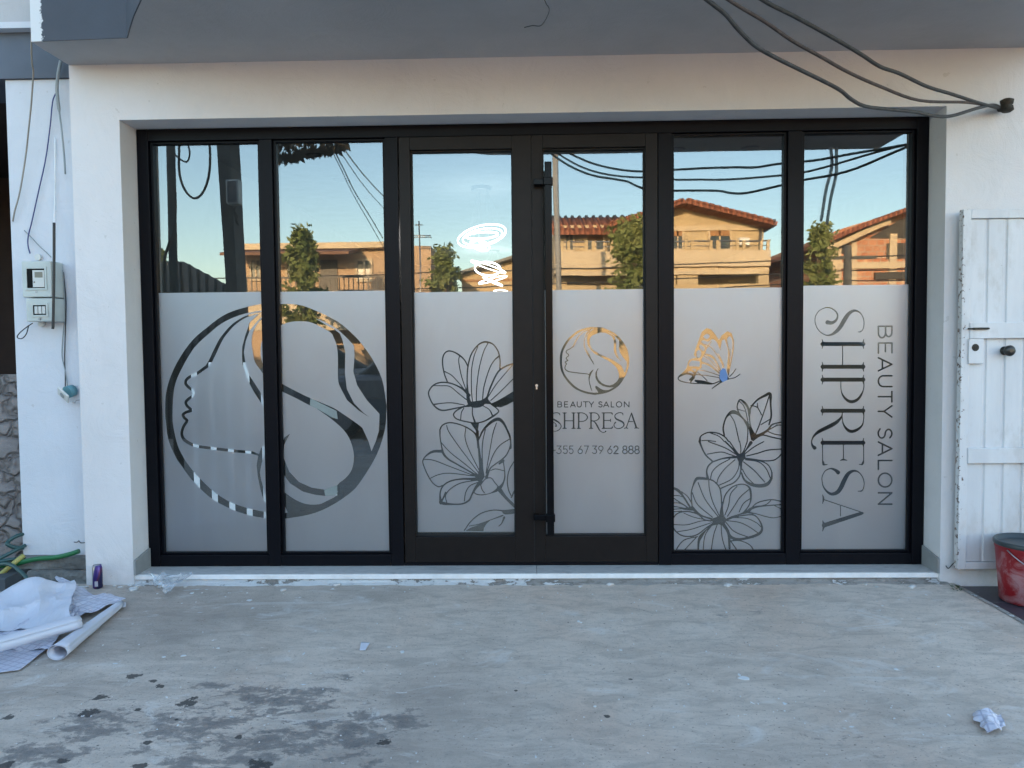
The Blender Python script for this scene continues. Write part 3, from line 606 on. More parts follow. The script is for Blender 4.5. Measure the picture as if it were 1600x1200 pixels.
d(20,(545,780,26),(590,860,22),(600,1000,16)); d(8,(520,780),(530,900),(560,1000),(580,1030)); d(8,(485,775),(450,880),(425,1040)); d(8,(440,775),(370,880),(350,1040)); d(10,(440,780),(380,830),(330,890,26),(310,940,18),(305,1030)); d(8,(300,890),(180,920),(120,980),(95,1030)); d(8,(290,895),(220,970),(165,1030)); d(9,(610,930),(700,930),(790,970),(835,1035)); d(9,(610,930),(650,990),(680,1035))

def inner(o, x0, x1, z0, z1):    # second sheet of the double glazing, never quite parallel
    me = o.data; me.clear_geometry(); me.from_pydata([(x0,GY,z0),(x1,GY,z0),(x1,GY,z1),(x0,GY,z1),(x0,GY+.020,z0),(x1,GY+.0213,z0),(x1,GY+.0209,z1),(x0,GY+.0196,z1)], [], [(0,1,2,3),(4,5,6,7)]); me.update(); me.materials.append(M['glass_in']); me.polygons[1].material_index = 1
def pane(part, u0, u1, z0, z1):
    m = MB(); x0, x1 = X(u0), X(u1)
    m.add([(x0, GY, z0), (x1, GY, z0), (x1, GY, z1), (x0, GY, z1)], [(0,1,2,3)]); o = m.build('glass_pane', M['glass'], part); inner(o, x0, x1, z0, z1); return o
LB = {1: 'frosted film with the left half of a woman profile emblem cut out', 2: 'frosted film with hair waves of the round emblem cut out', 3: 'frosted film with two line drawn flowers cut out',
      4: 'frosted film with small emblem, salon name and phone number cut out', 5: 'frosted film with butterfly and blossoms cut out', 6: 'frosted film with the salon name cut out sideways'}
for Fm, n_, a_, b_ in ((F1, 1, 236, 416), (F2, 2, 430, 610), (F5, 5, 1046, 1232), (F6, 6, 1250, 1431)):
    g = pane(front, a_, b_, ZB1-.01, ZT1+.01); fo = Fm.mesh('frosted_film', g); fo['label'] = LB[n_]
    if n_ == 1: G1 = g
    if n_ == 2: G2 = g
    if n_ == 5: G5 = g
# ---- door leaves
def leaf(u0, u1, g0, g1, Fm, n_, lab):
    x0, x1 = X(u0), X(u1); xa, xb = X(g0), X(g1); z0, z1 = ZF+.022, ZT1-.003
    zb, zt = ZD0, ZD1
    m = MB(); y0, y1 = -.006, .075
    def rail(pts): m.slabxz(pts, y0, y1)
    e = .0006
    rail([(x0, z0), (xa, z0+.0), (xa, z1-.0), (x0, z1)])                 # stiles
    rail([(xb, z0), (x1, z0), (x1, z1), (xb, z1)])
    y0, y1 = -.0052, .0745
    rail([(xa+e, zt), (xb-e, zt), (xb-e, z1), (xa+e, z1)]); rail([(xa+e, z0), (xb-e, z0), (xb-e, zb), (xa+e, zb)])
    o = m.build('door_leaf', M['alu_door'], front, .0015); o['label'] = lab
    gk = MB(); g = .007
    for bx in ((xa+.001, xa+g, zb+.001, zt-.001), (xb-g, xb-.001, zb+.001, zt-.001), (xa+g+.001, xb-g-.001, zb+.001, zb+g), (xa+g+.001, xb-g-.001, zt-g, zt-.001)): gk.box(bx[0], bx[1], .02, .06, bx[2], bx[3])
    gk.build('gasket', M['gasket'], o)
    gl = MB(); gl.add([(xa-.005, GY, zb-.005), (xb+.005, GY, zb-.005), (xb+.005, GY, zt+.005), (xa-.005, GY, zt+.005)], [(0,1,2,3)]); inner(gl.build('glass_pane', M['glass'], o), xa-.005, xb+.005, zb-.005, zt+.005)
    f = Fm.mesh('frosted_film', o); f['label'] = LB[n_]; return o
L1 = leaf(628.5, 832, 645, 803, F3, 3, 'left door leaf with flower film'); L2 = leaf(833.5, 1027.5, 850, 1009, F4, 4, 'right door leaf with pull handle')
m = MB(); y0 = -.085
hx0, hx1 = at(853, 550, y0).x, at(864, 550, y0).x; hz0 = at(858, 836, y0).z; hz1 = at(858, 252, y0).z
m.box(hx0, hx1, y0, y0+.032, hz0, hz1)
for v in (285, 808):
    z = at(850, v, -.05).z; xl = at(834, v, -.03).x
    m.box(hx0-.006, hx1+.006, y0-.006, y0+.038, z-.022, z+.022); m.box(xl+.012, hx0-.007, y0+.012, y0+.034, z-.016, z+.016); m.box(xl, xl+.030, y0+.0125, -.007, z-.0155, z+.0155)
m.build('pull_handle', M['handle'], L2, .003)
m = MB(); p = at(838.5, 604, -.008); 
m.tube([(p.x, -.012, p.z+.006), (p.x, -.006, p.z+.006)], .008, 14); m.box(p.x-.0045, p.x+.0045, -.0115, -.006, p.z-.016, p.z)
M['chrome'] = plain('lock_steel', (.6, .6, .6), .3, .9); m.build('lock_cylinder', M['chrome'], L2)
m = MB(); m.box(X(832)+.0004, X(833.5)-.0004, -.002, .05, ZF+.022, ZT1-.004); m.build('meeting_seal', M['gasket'], L2)

# ------------------------------------------------------------------ inside the salon
M['white'] = plain('white_lacquer', (.72, .73, .73), .4)
M['strip'] = plain('pale_strip', (.50, .55, .57), .5); M['strip2'] = plain('grey_strip', (.20, .235, .23), .5)
for u, v0, v1 in ((306, 566, 820), (333.5, 566, 820), (360.5, 566, 820), (387.5, 566, 820), (414, 600, 830)):  # strips behind the film, added pale to imitate brightly lit slats inside
    a_ = at(u-4.6, 690, FY+.001); b_ = at(u+4.6, 690, FY+.001); a_.z = at(u, v0, FY).z; b_.z = at(u, v1, FY).z; m = MB(); m.add([(a_.x, FY+.001, b_.z), (b_.x, FY+.001, b_.z), (b_.x, FY+.001, a_.z), (a_.x, FY+.001, a_.z)], [(0,1,2,3)])
    m.build('pale_view_strip', M['strip'], G1)
for q in (((506,762),(527,757),(527,775),(508,775)), ((485,622),(497,628),(526,642),(528,655),(518,652),(498,640),(484,634)), ((436,788),(451,801),(436,801))):  # flat patches added to give these cut-outs the pale tone showing through
    m = MB(); m.add([(at(u, v, FY+.001).x, FY+.001, at(u, v, FY+.001).z) for u, v in q], [tuple(range(len(q)))]); m.build('pale_view_strip', M['strip2'], G2)
M['blue'] = plain('blue_body_patch', (.10, .20, .42), .5); m = MB(); m.add([(at(1040+x/6, 490+y/6, FY+.001).x, FY+.001, at(1040+x/6, 490+y/6, FY+.001).z) for x, y in ((530,510),(562,515),(582,590),(578,625),(535,645),(505,605),(508,545))], [tuple(range(7))]); m.build('blue_body_patch', M['blue'], G5)  # flat blue patch behind the butterfly's body cut-out
M['dark_lens'] = plain('downlight_trim', (.10, .11, .12), .4)
zc = 2.80
dl = None
for i, (u, v) in enumerate(((492,242),(533,280),(567,308),(590,333),(1057,233),(1172,231),(1123,271),(1088,301),(1000,303),(978,327))):
    d = ray(u, v); t_ = (zc-CAM[2])/d[2]; p = CAM+d*t_
    if dl is None:
        m = MB(); m.lathe([(.02,-.004),(.062,-.008),(.068,-.001)], 0, 0, 20, True, False); dl = m.build('downlight', M['dark_lens']); o = dl
    else: o = dl.copy(); C.objects.link(o)
    o.location = (p[0], p[1], zc)
    side = 'left' if u < 700 else 'right'
    tag(o, ['unlit downlight nearest the glass in the second window','second unlit downlight from the glass, second window','third unlit downlight from the glass, second window','deepest unlit downlight in the second window','unlit downlight at the top left of the butterfly pane','unlit downlight at the top right of the butterfly pane','faint downlight below the upper pair in the butterfly pane','faint downlight just above the gable in the butterfly pane','faint upper downlight at the right edge of the right door','faint lower downlight at the right edge of the right door'][i], 'downlight', 'ceiling downlights in the salon')
def emis(name, col, st):
    t = NT(name); e = t.n('ShaderNodeEmission', i_Color=(*col, 1), i_Strength=st); t.l(e.outputs[0], t.out.inputs[0]); return t.m
M['led'] = emis('white_led', (1, .97, .93), 2.2)
M['steel'] = plain('brushed_steel', (.35, .36, .38), .35, .8)
def chandelier(cu, cv, rings, label):
    d = ray(cu, cv); t_ = (zc-CAM[2])/d[2]; c_ = Vector(CAM+d*t_)
    t0 = thing('ring_chandelier', label, 'chandelier', group='ring chandeliers inside the salon')
    D = c_.y-CAM[1]; s = D/FPX
    m = MB(); m.lathe([(.085,-.035),(.09,-.03),(.09,-.001)], c_.x, c_.y, 32, True, True)
    for i in range(len(m.v)): m.v[i] = (m.v[i][0], m.v[i][1], m.v[i][2]+zc)
    m.build('canopy', M['steel'], t0)
    for (u, v, ru, tilt, yt, wd) in rings:
        q = at(u, v, c_.y); r_ = ru*s; R1 = Matrix.Rotation(R(tilt), 3, 'Y') @ Matrix.Rotation(R(yt), 3, 'X')
        m = MB(); pts = []
        N = 40; vs = []
        for k in range(N):
            a = 2*math.pi*k/N
            for rr, zz in ((r_-wd*s, -.5*wd*s), (r_, -.5*wd*s), (r_, .5*wd*s), (r_-wd*s, .5*wd*s)):
                vs.append(q + R1 @ Vector((rr*math.cos(a), rr*math.sin(a), zz)))
        fs = [(4*k+j, 4*k+(j+1)%4, 4*((k+1)%N)+(j+1)%4, 4*((k+1)%N)+j) for k in range(N) for j in range(4)]
        m.add(vs, fs); o = m.build('led_ring', M['led'], t0)
        w_ = MB()
        for a in (20, 140, 260):
            e = q + R1 @ Vector((r_*math.cos(R(a)), r_*math.sin(R(a)), 0)); w_.tube([e, (c_.x+.05*math.cos(R(a)), c_.y+.05*math.sin(R(a)), zc-.03)], .0012, 4, False)
        w_.build('suspension_wire', M['steel'], o)
chandelier(752, 292, [(753,369,39,-14,-15,1.7), (754,370,32,-11,-13,1.5), (753,368,26,-4,-3,2.2), (750,383,16,18,-24,1.6), (749,383,11,18,-24,1.2)], 'lit ring chandelier with the widest white hoops, nearest behind the left door')
chandelier(771, 391, [(762,420,21,3,-25,1.9), (763,417,29,19,-1,1.6), (770,437,23,-14,-1,1.6), (770,440,17,24,-2,1.6), (783,457,12,4,-16,1.6)], 'smaller lit ring chandelier with crossed hoops, deeper inside behind the left door')
# armchair with a blue cloth
arm = thing('salon_chair', 'beige upholstered chair with a blue cloth thrown over it inside the salon', 'chair')
M['beige'] = plain('beige_upholstery', (.30, .24, .20), .8); M['denim'] = plain('blue_cloth', (.10, .17, .27), .9)
def blob(mb, c_, r_, sq=2.6, n=20, amp=.0):
    vs = []; fs = []
    for i in range(n+1):
        th = math.pi*i/n
        for k in range(n*2):
            ph = math.pi*k/n
            x, y, z = math.sin(th)*math.cos(ph), math.sin(th)*math.sin(ph), math.cos(th)
            f = (abs(x)**sq+abs(y)**sq+abs(z)**sq)**(-1/sq)*(1+amp*noise.noise(Vector((x*2.5, y*2.5, z*2.5))))
            vs.append((c_[0]+r_[0]*x*f, c_[1]+r_[1]*y*f, c_[2]+r_[2]*z*f))
    n2 = 2*n
    for i in range(n):
        for k in range(n2): fs.append((i*n2+k, (i+1)*n2+k, (i+1)*n2+(k+1)%n2, i*n2+(k+1)%n2))
    mb.add(vs, fs, True); return mb
yc = 1.5; pc = at(565, 720, yc)
blob(MB(), (pc.x, yc, .42), (.30, .28, .12), 3).build('seat', M['beige'], arm)
blob(MB(), (pc.x, yc+.26, .66), (.30, .09, .30), 3).build('backrest', M['beige'], arm)
for s in (-1, 1): blob(MB(), (pc.x+s*.29, yc, .50), (.07, .28, .14), 3).build('armrest', M['beige'], arm)
for sx in (-1, 1):
    for sy in (-1, 1): MB().tube([(pc.x+sx*.22, yc+sy*.2, .04), (pc.x+sx*.2, yc+sy*.18, .32)], [.014, .02], 8).build('leg', M['steel'], arm)
cl = blob(MB(), (pc.x-.03, yc-.04, .575), (.20, .2, .055), 2.2, 20, .5).build('cloth', M['denim'])
tag(cl, 'crumpled blue denim cloth lying on the beige chair inside', 'cloth')

# ------------------------------------------------------------------ neighbour on the left
nb = thing('neighbour_building', 'unfinished neighbouring building with dark blue-grey beam and white pillar', 'building')
yP = -.05
xp0 = at(22, 500, yP).x; zpb = at(80, 868, yP).z; zpt = at(60, 124, yP).z
m = MB(); m.box(xp0, XL-.001, yP, .35, zpb, zpt); m.build('pillar', M['wall2'], nb, .004)
M['beam'] = plain('blue_grey_beam_paint', (.085, .105, .14), .65, 0, .2, 2.2)
zb2 = at(20, 51, yP-.02).z; zl2 = at(20, 34, -.13).z
m = MB(); m.box(-5.5, XL-.02, yP-.02, .36, zpt+.001, zb2); m.build('beam', M['beam'], nb)
m = MB(); m.box(-5.5, -2.71, -.13, .40, zb2+.001, zl2); m.build('ledge', M['wall2'], nb)
m = MB(); m.box(-5.5, -2.71, -.10, .40, zl2+.002, 4.6); m.box(-16, -2.72, .401, 8, zl2+.002, 4.6); m.box(-16, -5.61, .0, 8, -.02, zl2+.001); m.build('upper_wall_and_sun_block', M['soffit'], nb)  # outer blocks are unseen, added to keep low sun off the fence
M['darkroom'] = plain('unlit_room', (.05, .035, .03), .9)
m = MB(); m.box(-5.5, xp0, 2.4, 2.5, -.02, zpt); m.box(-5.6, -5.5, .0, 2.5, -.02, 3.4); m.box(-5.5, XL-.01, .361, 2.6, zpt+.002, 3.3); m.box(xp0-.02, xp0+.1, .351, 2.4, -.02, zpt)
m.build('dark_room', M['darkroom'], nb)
def stone():
    t = NT('painted_rough_stone'); 
    v = t.n('ShaderNodeTexVoronoi', i_Vector=t.n('ShaderNodeVectorMath', operation='ADD', i_0=t.scaled(5, 5, 8.5), i_1=t.n('ShaderNodeVectorMath', operation='SCALE', i_0=t.n('ShaderNodeTexNoise', i_Vector=t.pos(), i_Scale=7.).outputs['Color'], i_Scale=1.3).outputs[0]).outputs[0], i_Scale=1.0, feature='DISTANCE_TO_EDGE')
    h = t.ramp(v.outputs['Distance'], [(.0, 0.), (.12, .8), (.5, 1.)])
    col = t.mix(h, (.14, .125, .12), (.24, .22, .215))
    return t.principled(col, .85, 0, t.math('ADD', h, t.math('MULTIPLY', t.noise(30, 6, .7), .5)), 1, .03)
m = MB(); zsw = at(10, 585, .05).z; nxx, nzz = 40, 50; vs = []; fs = []
xa_, xb_ = -5.4, xp0+.02
for j in range(nzz+1):
    for i in range(nxx+1):
        x = xa_+(xb_-xa_)*i/nxx; z = -.02+(zsw+.02)*j/nzz
        vs.append((x, .03+.02*noise.noise(Vector((x*6, 0, z*9))), z))
for j in range(nzz):
    for i in range(nxx): a = j*(nxx+1)+i; fs.append((a, a+1, a+nxx+2, a+nxx+1))
m.add(vs, fs); m.box(xa_, xb_, .055, .25, -.02, zsw-.004)
tag(m.build('stone_wall', stone()), 'low rough grey-painted stone wall left of the white pillar', 'wall')
# broken concrete footing under the pillar
t = NT('broken_concrete'); n = t.noise(6, 7, .7)
M['rubble'] = t.principled(t.ramp(n, [(.3, (.12, .12, .115)), (.5, (.22, .22, .21)), (.7, (.34, .34, .33))]), .9, 0, t.noise(22, 7, .75), 1, .03)
def rough_block(mb, x0, x1, y0, y1, z0, z1, amp=.012, seg=14, f=9):
    nx = max(2, int((x1-x0)/.03)); nz = max(2, int((z1-z0)/.02)); 
    pr = [(y1, z1), (y0+.01, z1)]+[(y0, z1-(z1-z0)*(k+.3)/nz) for k in range(nz)]+[(y0, z0)]
    vs = []
    for i in range(nx+1):
        x = x0+(x1-x0)*i/nx
        for k, (y, z) in enumerate(pr):
            q = noise.noise(Vector((x*f, y*f+k*.7, z*f)))*amp + noise.noise(Vector((x*f*3, y*3+k, z*f*3)))*amp*.4
            vs.append((x, y+(q if k else 0), z+(q*.5 if k < len(pr)-1 else 0)))
    n = len(pr); fs = [(i*n+k, i*n+k+1, (i+1)*n+k+1, (i+1)*n+k) for i in range(nx) for k in range(n-1)]
    mb.add(vs, fs); mb.add([vs[k] for k in range(n)]+[vs[nx*n+k] for k in range(n)], [tuple(range(n-1, -1, -1)), tuple(range(n, 2*n))])
m = MB(); rough_block(m, -3.05, XL-.004, -.11, .1, .075, zpb+.004, .008); rough_block(m, -2.95, XL-.004, -.155, .1, -.01, .072, .022)
tag(m.build('concrete_footing', M['rubble']), 'crumbling concrete footing under the white pillar', 'footing')
random.seed(11); ch = MB()
for k in range(46):
    x = random.uniform(-2.95, -2.25) if k < 34 else random.uniform(-2.3, 2.3); y = -.2-abs(random.gauss(0, .05)); r_ = random.uniform(.004, .016)
    blob(ch, (x, y, r_*.4), (r_*1.4, r_, r_*.6), 2.2, 5, .9)
M['chip'] = plain('plaster_chip', (.5, .5, .5), .9)
tag(ch.build('plaster_crumbs', M['chip']), 'white plaster crumbs scattered along the foot of the wall', 'rubble', kind='stuff')

# ------------------------------------------------------------------ meter box and wiring on the left pillar
yb = yP-.002
meter = thing('meter_box', 'pale grey electricity meter box screwed on the white pillar', 'meter box')
M['plastic'] = plain('grey_green_plastic', (.46, .50, .48), .45); M['plastic2'] = plain('meter_face', (.55, .56, .54), .4)
dep = .12; yf = yb-dep
def ppt(u, v, y=None): return at(u, v, yf if y is None else y)
a0, a1 = ppt(33, 408), ppt(81, 464); m = MB(); m.box(a0.x, a1.x, yf, yb, a1.z, a0.z); m.build('upper_housing', M['plastic'], meter, .006)
b0, b1 = ppt(39, 466), ppt(83, 502); m = MB(); m.box(b0.x, a1.x+.006, yf+.006, yb, b1.z, b0.z); m.build('lower_housing', M['plastic'], meter, .006)
def framewin(u0, v0, u1, v1, yy, parent, holder):
    p0, p1 = at(u0, v0, yy), at(u1, v1, yy); g = .011
    m = MB(); m.box(p0.x, p0.x+g, yy-.006, yy-.0005, p1.z, p0.z); m.box(p1.x-g, p1.x, yy-.006, yy-.0005, p1.z, p0.z); m.box(p0.x+g, p1.x-g, yy-.0058, yy-.0005, p0.z-g, p0.z); m.box(p0.x+g, p1.x-g, yy-.0058, yy-.0005, p1.z, p1.z+g)
    o = m.build('window_frame', M['plastic'], parent, .001)
    m = MB(); m.box(p0.x+g, p1.x-g, yy-.002, yy-.0006, p1.z+g, p0.z-g); m.build('dark_window', M['handle'], o)
    return p0, p1, g, o
p0, p1, g, o1 = framewin(39, 417, 74, 453, yf, meter, None)
m = MB(); m.box(p0.x+.045, p1.x-.014, yf-.005, yf-.0025, p1.z+.016, p0.z-.02); m.build('meter_dial', M['plastic2'], o1, .001)
m = MB(); m.box(p0.x+.058, p1.x-.022, yf-.0062, yf-.0052, p0.z-.062, p0.z-.030); m.build('meter_display', plain('lcd', (.20, .19, .15), .3), o1)
m = MB(); q = at(54.5, 441, yf); m.tube([(q.x, yf-.007, q.z), (q.x, yf-.005, q.z)], .004, 10); m.build('meter_button', M['gasket'], o1)
p0, p1, g, o2 = framewin(49, 474, 76, 495, yf+.006, meter, None)
m = MB()
for k in range(3):
    x = p0.x+.022+k*.022; m.box(x, x+.017, yf-.002, yf+.003, p1.z+.018, p0.z-.018)
m.build('circuit_breaker', M['plastic2'], o2)
m = MB()
for (u, v) in ((60, 402), (65, 506)):
    q = at(u, v, yb-.01); MB().tube([(q.x, yb-.02, q.z), (q.x, yb, q.z)], .018, 12).build('mounting_lug', M['plastic2'], meter)
for (u, v) in ((57, 456), (62, 498)):
    q = at(u, v, yf); MB().tube([(q.x, yf-.004, q.z), (q.x, yf+.006, q.z)], .006, 10).build('screw', M['steel'], meter)
def cable(name, pts, rad, mat, label, cat='cable', y=None, sub=5, group=None, ny=6):
    P = [Vector(p) if len(p) == 3 and isinstance(p, Vector) else at(p[0], p[1], p[2] if len(p) > 2 else y) for p in pts]
    m = MB(); m.tube([Vector(q) for q in crom([tuple(p) for p in P], sub)], rad, ny)
    return tag(m.build(name, mat), label, cat, group)
M['beigec'] = plain('beige_cable', (.27, .25, .22), .7); M['blackc'] = plain('black_cable', (.022, .022, .024), .5); M['greyc'] = plain('grey_cable', (.25, .28, .29), .6)
M['bluec'] = plain('blue_cable', (.035, .045, .16), .5); M['whitec'] = plain('pale_conduit', (.75, .77, .78), .6)
cable('beige_cable', [(54,-40,-.40),(51,40,-.40),(49,68,-.40),(50,100,-.33),(52,113,-.28),(49,160,-.2),(45,200,-.15),(40,245,-.1),(31,300,-.08),(23,330,-.075),(20,346,-.07)], .0045, M['beigec'], 'beige cable hanging from the canopy corner down the white pillar')
cable('blue_cable', [(87,146,-.07),(82,160,-.07),(78,200,-.07),(71,250,-.07),(60,300,-.07),(50,345,-.07),(44,370,-.07),(44,385,-.07),(47,396,-.08)], .0035, M['bluec'], 'thin dark blue cable curving down into the top of the meter box')
cable('grey_cable', [(95,95,-.1),(91,115,-.1),(89,140,-.1),(92,170,-.1),(96,200,-.1),(100,240,-.1),(102,272,-.1)], [.009]*16+[.005]*15, M['greyc'], 'flat grey cable tapering down the corner by the canopy')
cable('conduit_pipe', [(84.5,348,-.19),(84.5,400,-.19),(84,450,-.19),(83,505,-.19),(82.5,514,-.19)], .0075, M['blackc'], 'straight black conduit pipe running past the meter box')
cable('pale_conduit', [(86,215,-.06),(86,280,-.062),(85,330,-.07),(84.5,350,-.1)], .004, M['whitec'], 'thin pale conduit above the black pipe')
cable('thin_cable', [(38,360,-.06),(50,372,-.07),(62,385,-.075),(72,394,-.08),(80,402,-.09)], .003, M['greyc'], 'thin slack grey wire above the meter box')
cable('loop_cable', [(51,505,-.1),(42,511,-.1),(31,520,-.1),(27,527,-.1),(34,529,-.1),(41,522,-.1),(45,508,-.1)], .003, M['blackc'], 'small loop of black wire under the meter box')
cable('drop_cable', [(98,422,-.062),(100,450,-.064),(101,490,-.064),(98,530,-.064),(97,555,-.064),(101,575,-.064),(104,592,-.064),(106,610,-.07)], .003, M['greyc'], 'grey wire dropping from the meter box to the dangling fitting, left strand')
cable('drop_cable', [(99,425,-.06),(103,470,-.063),(102,520,-.063),(101,560,-.063),(102,585,-.063),(102,605,-.07)], .003, M['blackc'], 'black wire dropping from the meter box to the dangling fitting, right strand')
cable('ceiling_wire', [Vector(at(u, v, -1.45)) for u, v in ((838,-130),(842,-40),(851,0),(858,14),(854,28),(845,40),(832,40),(819,43))], .002, M['blackc'], 'two loose black wires curling out of the grey soffit')
cable('corner_wire', [(116,847,-.07),(121,847,-.09),(123,845,-.1),(126,848,-.12),(132,848,-.15)], .003, M['blackc'], 'short black wire stub at the foot of the pillar corner')
cable('metal_hook', [(113,628,-.06),(117,629,-.1),(119,626,-.1),(124,625,-.12)], .003, M['steel'], 'small steel hook at the pillar corner beside the teal fitting', 'hook')
fit = thing('wall_fitting', 'dangling teal back box with square white socket plate by the pillar corner', 'socket')
q = at(105, 612, -.10); m = MB(); m.tube([(q.x+.012, -.06, q.z+.006), (q.x-.002, -.10, q.z-.004)], [.034, .036], 18)
m.build('back_box', plain('teal_plastic', (.10, .25, .29), .5), fit)
q = at(99, 617, -.13); rot = Matrix.Rotation(R(28), 3, 'Y') @ Matrix.Rotation(R(38), 3, 'X') @ Matrix.Rotation(R(-15), 3, 'Z')
m = MB(); m.box(-.045, .045, -.006, .006, -.03, .03); m.v = [tuple(q+rot @ Vector(v)) for v in m.v]; m.build('plate', M['plastic2'], fit, .003)
m = MB(); m.tube([q+rot @ Vector((0, -.0065, 0)), q+rot @ Vector((0, -.009, 0))], .017, 16); m.build('socket_face', M['greyc'], fit)

# ------------------------------------------------------------------ hoses
M['hoseg'] = plain('green_hose', (.015, .13, .045), .4); M['hosey'] = plain('yellow_hose', (.36, .33, .10), .45); M['hosed'] = plain('dark_green_hose', (.025, .075, .075), .4)
cable('green_hose', [(-20,886,-.14),(20,882,-.14),(40,877,-.14),(60,873,-.135),(85,871,-.13),(105,867,-.13),(124,861,-.12)], .014, M['hoseg'], 'bright green hose lying along the pillar footing', 'hose', ny=10)
cable('yellow_hose', [(-20,912,-.19),(0,898,-.19),(18,883,-.18),(37,868,-.12)], .014, M['hosey'], 'yellow hose crossing over the green ones', 'hose', ny=10)
def gh(pts, z0=.012): return [tuple(gp(u, v, z)) for u, v, z in pts]
def hose(pts, label):
    m = MB(); m.tube([Vector(q) for q in crom(pts, 6)], .011, 10); return tag(m.build('dark_hose', M['hosed']), label, 'hose', 'dark green hoses coiled by the stone wall')
hose([tuple(at(u, v, y)) for u, v, y in ((38,834,-.04),(25,838,-.08),(14,845,-.1),(11,850,-.12),(22,855,-.1),(38,856,-.07))], 'dark green hose loop nearest the stone wall')
hose([tuple(at(u, v, y)) for u, v, y in ((40,852,-.06),(20,862,-.12),(0,872,-.16),(-20,880,-.2))], 'dark green hose running straight between the loops')
hose([tuple(at(u, v, y)) for u, v, y in ((-15,886,-.2),(5,881,-.2),(20,884,-.24),(36,897,-.27),(45,908,-.3),(48,918,-.32),(44,928,-.4),(30,934,-.45),(0,938,-.5),(-20,941,-.52))], 'dark green hose curling down onto the concrete')
hose([tuple(at(u, v, y)) for u, v, y in ((40,873,-.1),(20,874,-.14),(0,877,-.17),(-20,878,-.2))], 'dark green hose lying under the yellow hose')
m = MB(); rough_block(m, -3.3, -2.98, -.30, .0, -.01, .075, .01); tag(m.build('concrete_block', plain('dark_block', (.07, .08, .09), .8)), 'dark concrete block under the coiled hoses', 'block')

# ------------------------------------------------------------------ film backing heap
def paper_mat(name, col, grid=False):
    t = NT(name); c_ = t.ramp(t.noise(3, 3), [(.3, tuple(x*.94 for x in col)), (.7, col)])
    if grid:
        w1 = t.n('ShaderNodeTexWave', i_Vector=t.n('ShaderNodeMapping', i_Vector=t.pos(), i_Rotation=(0, 0, R(18))).outputs[0], i_Scale=9.); w1.bands_direction = 'X'
        w2 = t.n('ShaderNodeTexWave', i_Vector=t.n('ShaderNodeMapping', i_Vector=t.pos(), i_Rotation=(0, 0, R(108))).outputs[0], i_Scale=9.); w2.bands_direction = 'X'
        g = t.math('MAXIMUM', t.ramp(w1.outputs['Fac'], [(.90, 0.), (.97, .55)]), t.ramp(w2.outputs['Fac'], [(.90, 0.), (.97, .55)]))
        c_ = t.mix(g, c_, (.25, .25, .36))
    t.principled(c_, .38, 0); return t.m
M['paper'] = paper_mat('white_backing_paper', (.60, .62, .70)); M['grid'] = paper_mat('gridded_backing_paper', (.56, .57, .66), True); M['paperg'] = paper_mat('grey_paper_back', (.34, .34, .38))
def crumple(name, corners, hfun, mat, label, amp=.02, f=6, n=46, seed=0, cat='paper', sharp=True):
    # corners: 4 ground points (ccw), hfun(s, t) height
    c_ = [Vector(p) for p in corners]; vs = []; fs = []
    for j in range(n+1):
        for i in range(n+1):
            s, t = i/n, j/n
            p = (c_[0]*(1-s)+c_[1]*s)*(1-t)+(c_[3]*(1-s)+c_[2]*s)*t
            q = Vector((p.x*f+seed, p.y*f, seed))
            k = 1-2*abs(noise.noise(q)) if sharp else noise.noise(q)
            k2 = 1-2*abs(noise.noise(q*2.3+Vector((5, 1, 2))))
            p = p+Vector((amp*noise.noise(q*1.4+Vector((9, 0, 0))), amp*noise.noise(q*1.3+Vector((0, 9, 0))), 0))
            vs.append((p.x, p.y, max(.003, hfun(s, t)+amp*(k*.7+k2*.25))))
    for j in range(n):
        for i in range(n): a = j*(n+1)+i; fs.append((a, a+1, a+n+2, a+n+1))
    m = MB(); m.add(vs, fs, amp < .01); o = m.build(name, mat)
    so_ = o.modifiers.new('solid', 'SOLIDIFY'); so_.thickness = .0008
    return tag(o, label, cat)
G = lambda u, v: gp(u, v)
grp = None
crumple('backing_sheet', [G(-60,1062), G(30,1050), G(86,1010), G(-60,1012)], lambda s, t: .006+.01*t, M['grid'], 'flat gridded backing sheet at the near edge of the heap', .004, 5, 30, 1)
crumple('backing_sheet', [G(-60,1022), G(80,1022), G(118,975), G(-60,980)], lambda s, t: .015+.035*t, M['grid'], 'creased gridded backing sheet under the white roll', .018, 7, 24, 4)
crumple('backing_sheet', [G(-60,1010), G(125,985), G(112,922), G(-60,960)], lambda s, t: .02+.06*math.sin(math.pi*min(1, t*1.05))*(1-.3*s)+.08*math.exp(-((s-.65)**2+(t-.75)**2)*26), M['paper'], 'crumpled white backing sheet heaped highest, beside the pillar', .055, 3.6, 26, 7)
crumple('backing_sheet', [G(92,985), G(196,945), G(140,932), G(92,924)], lambda s, t: .02+.05*(1-s)*t, M['grid'], 'folded gridded flap on the far side of the heap', .028, 6, 18, 12)
crumple('backing_sheet', [G(98,975), G(170,950), G(150,940), G(98,944)], lambda s, t: .024, M['paperg'], 'grey underside of a backing sheet in the fold', .006, 6, 20, 15)  # grey underside, darker in tone than the white sheets
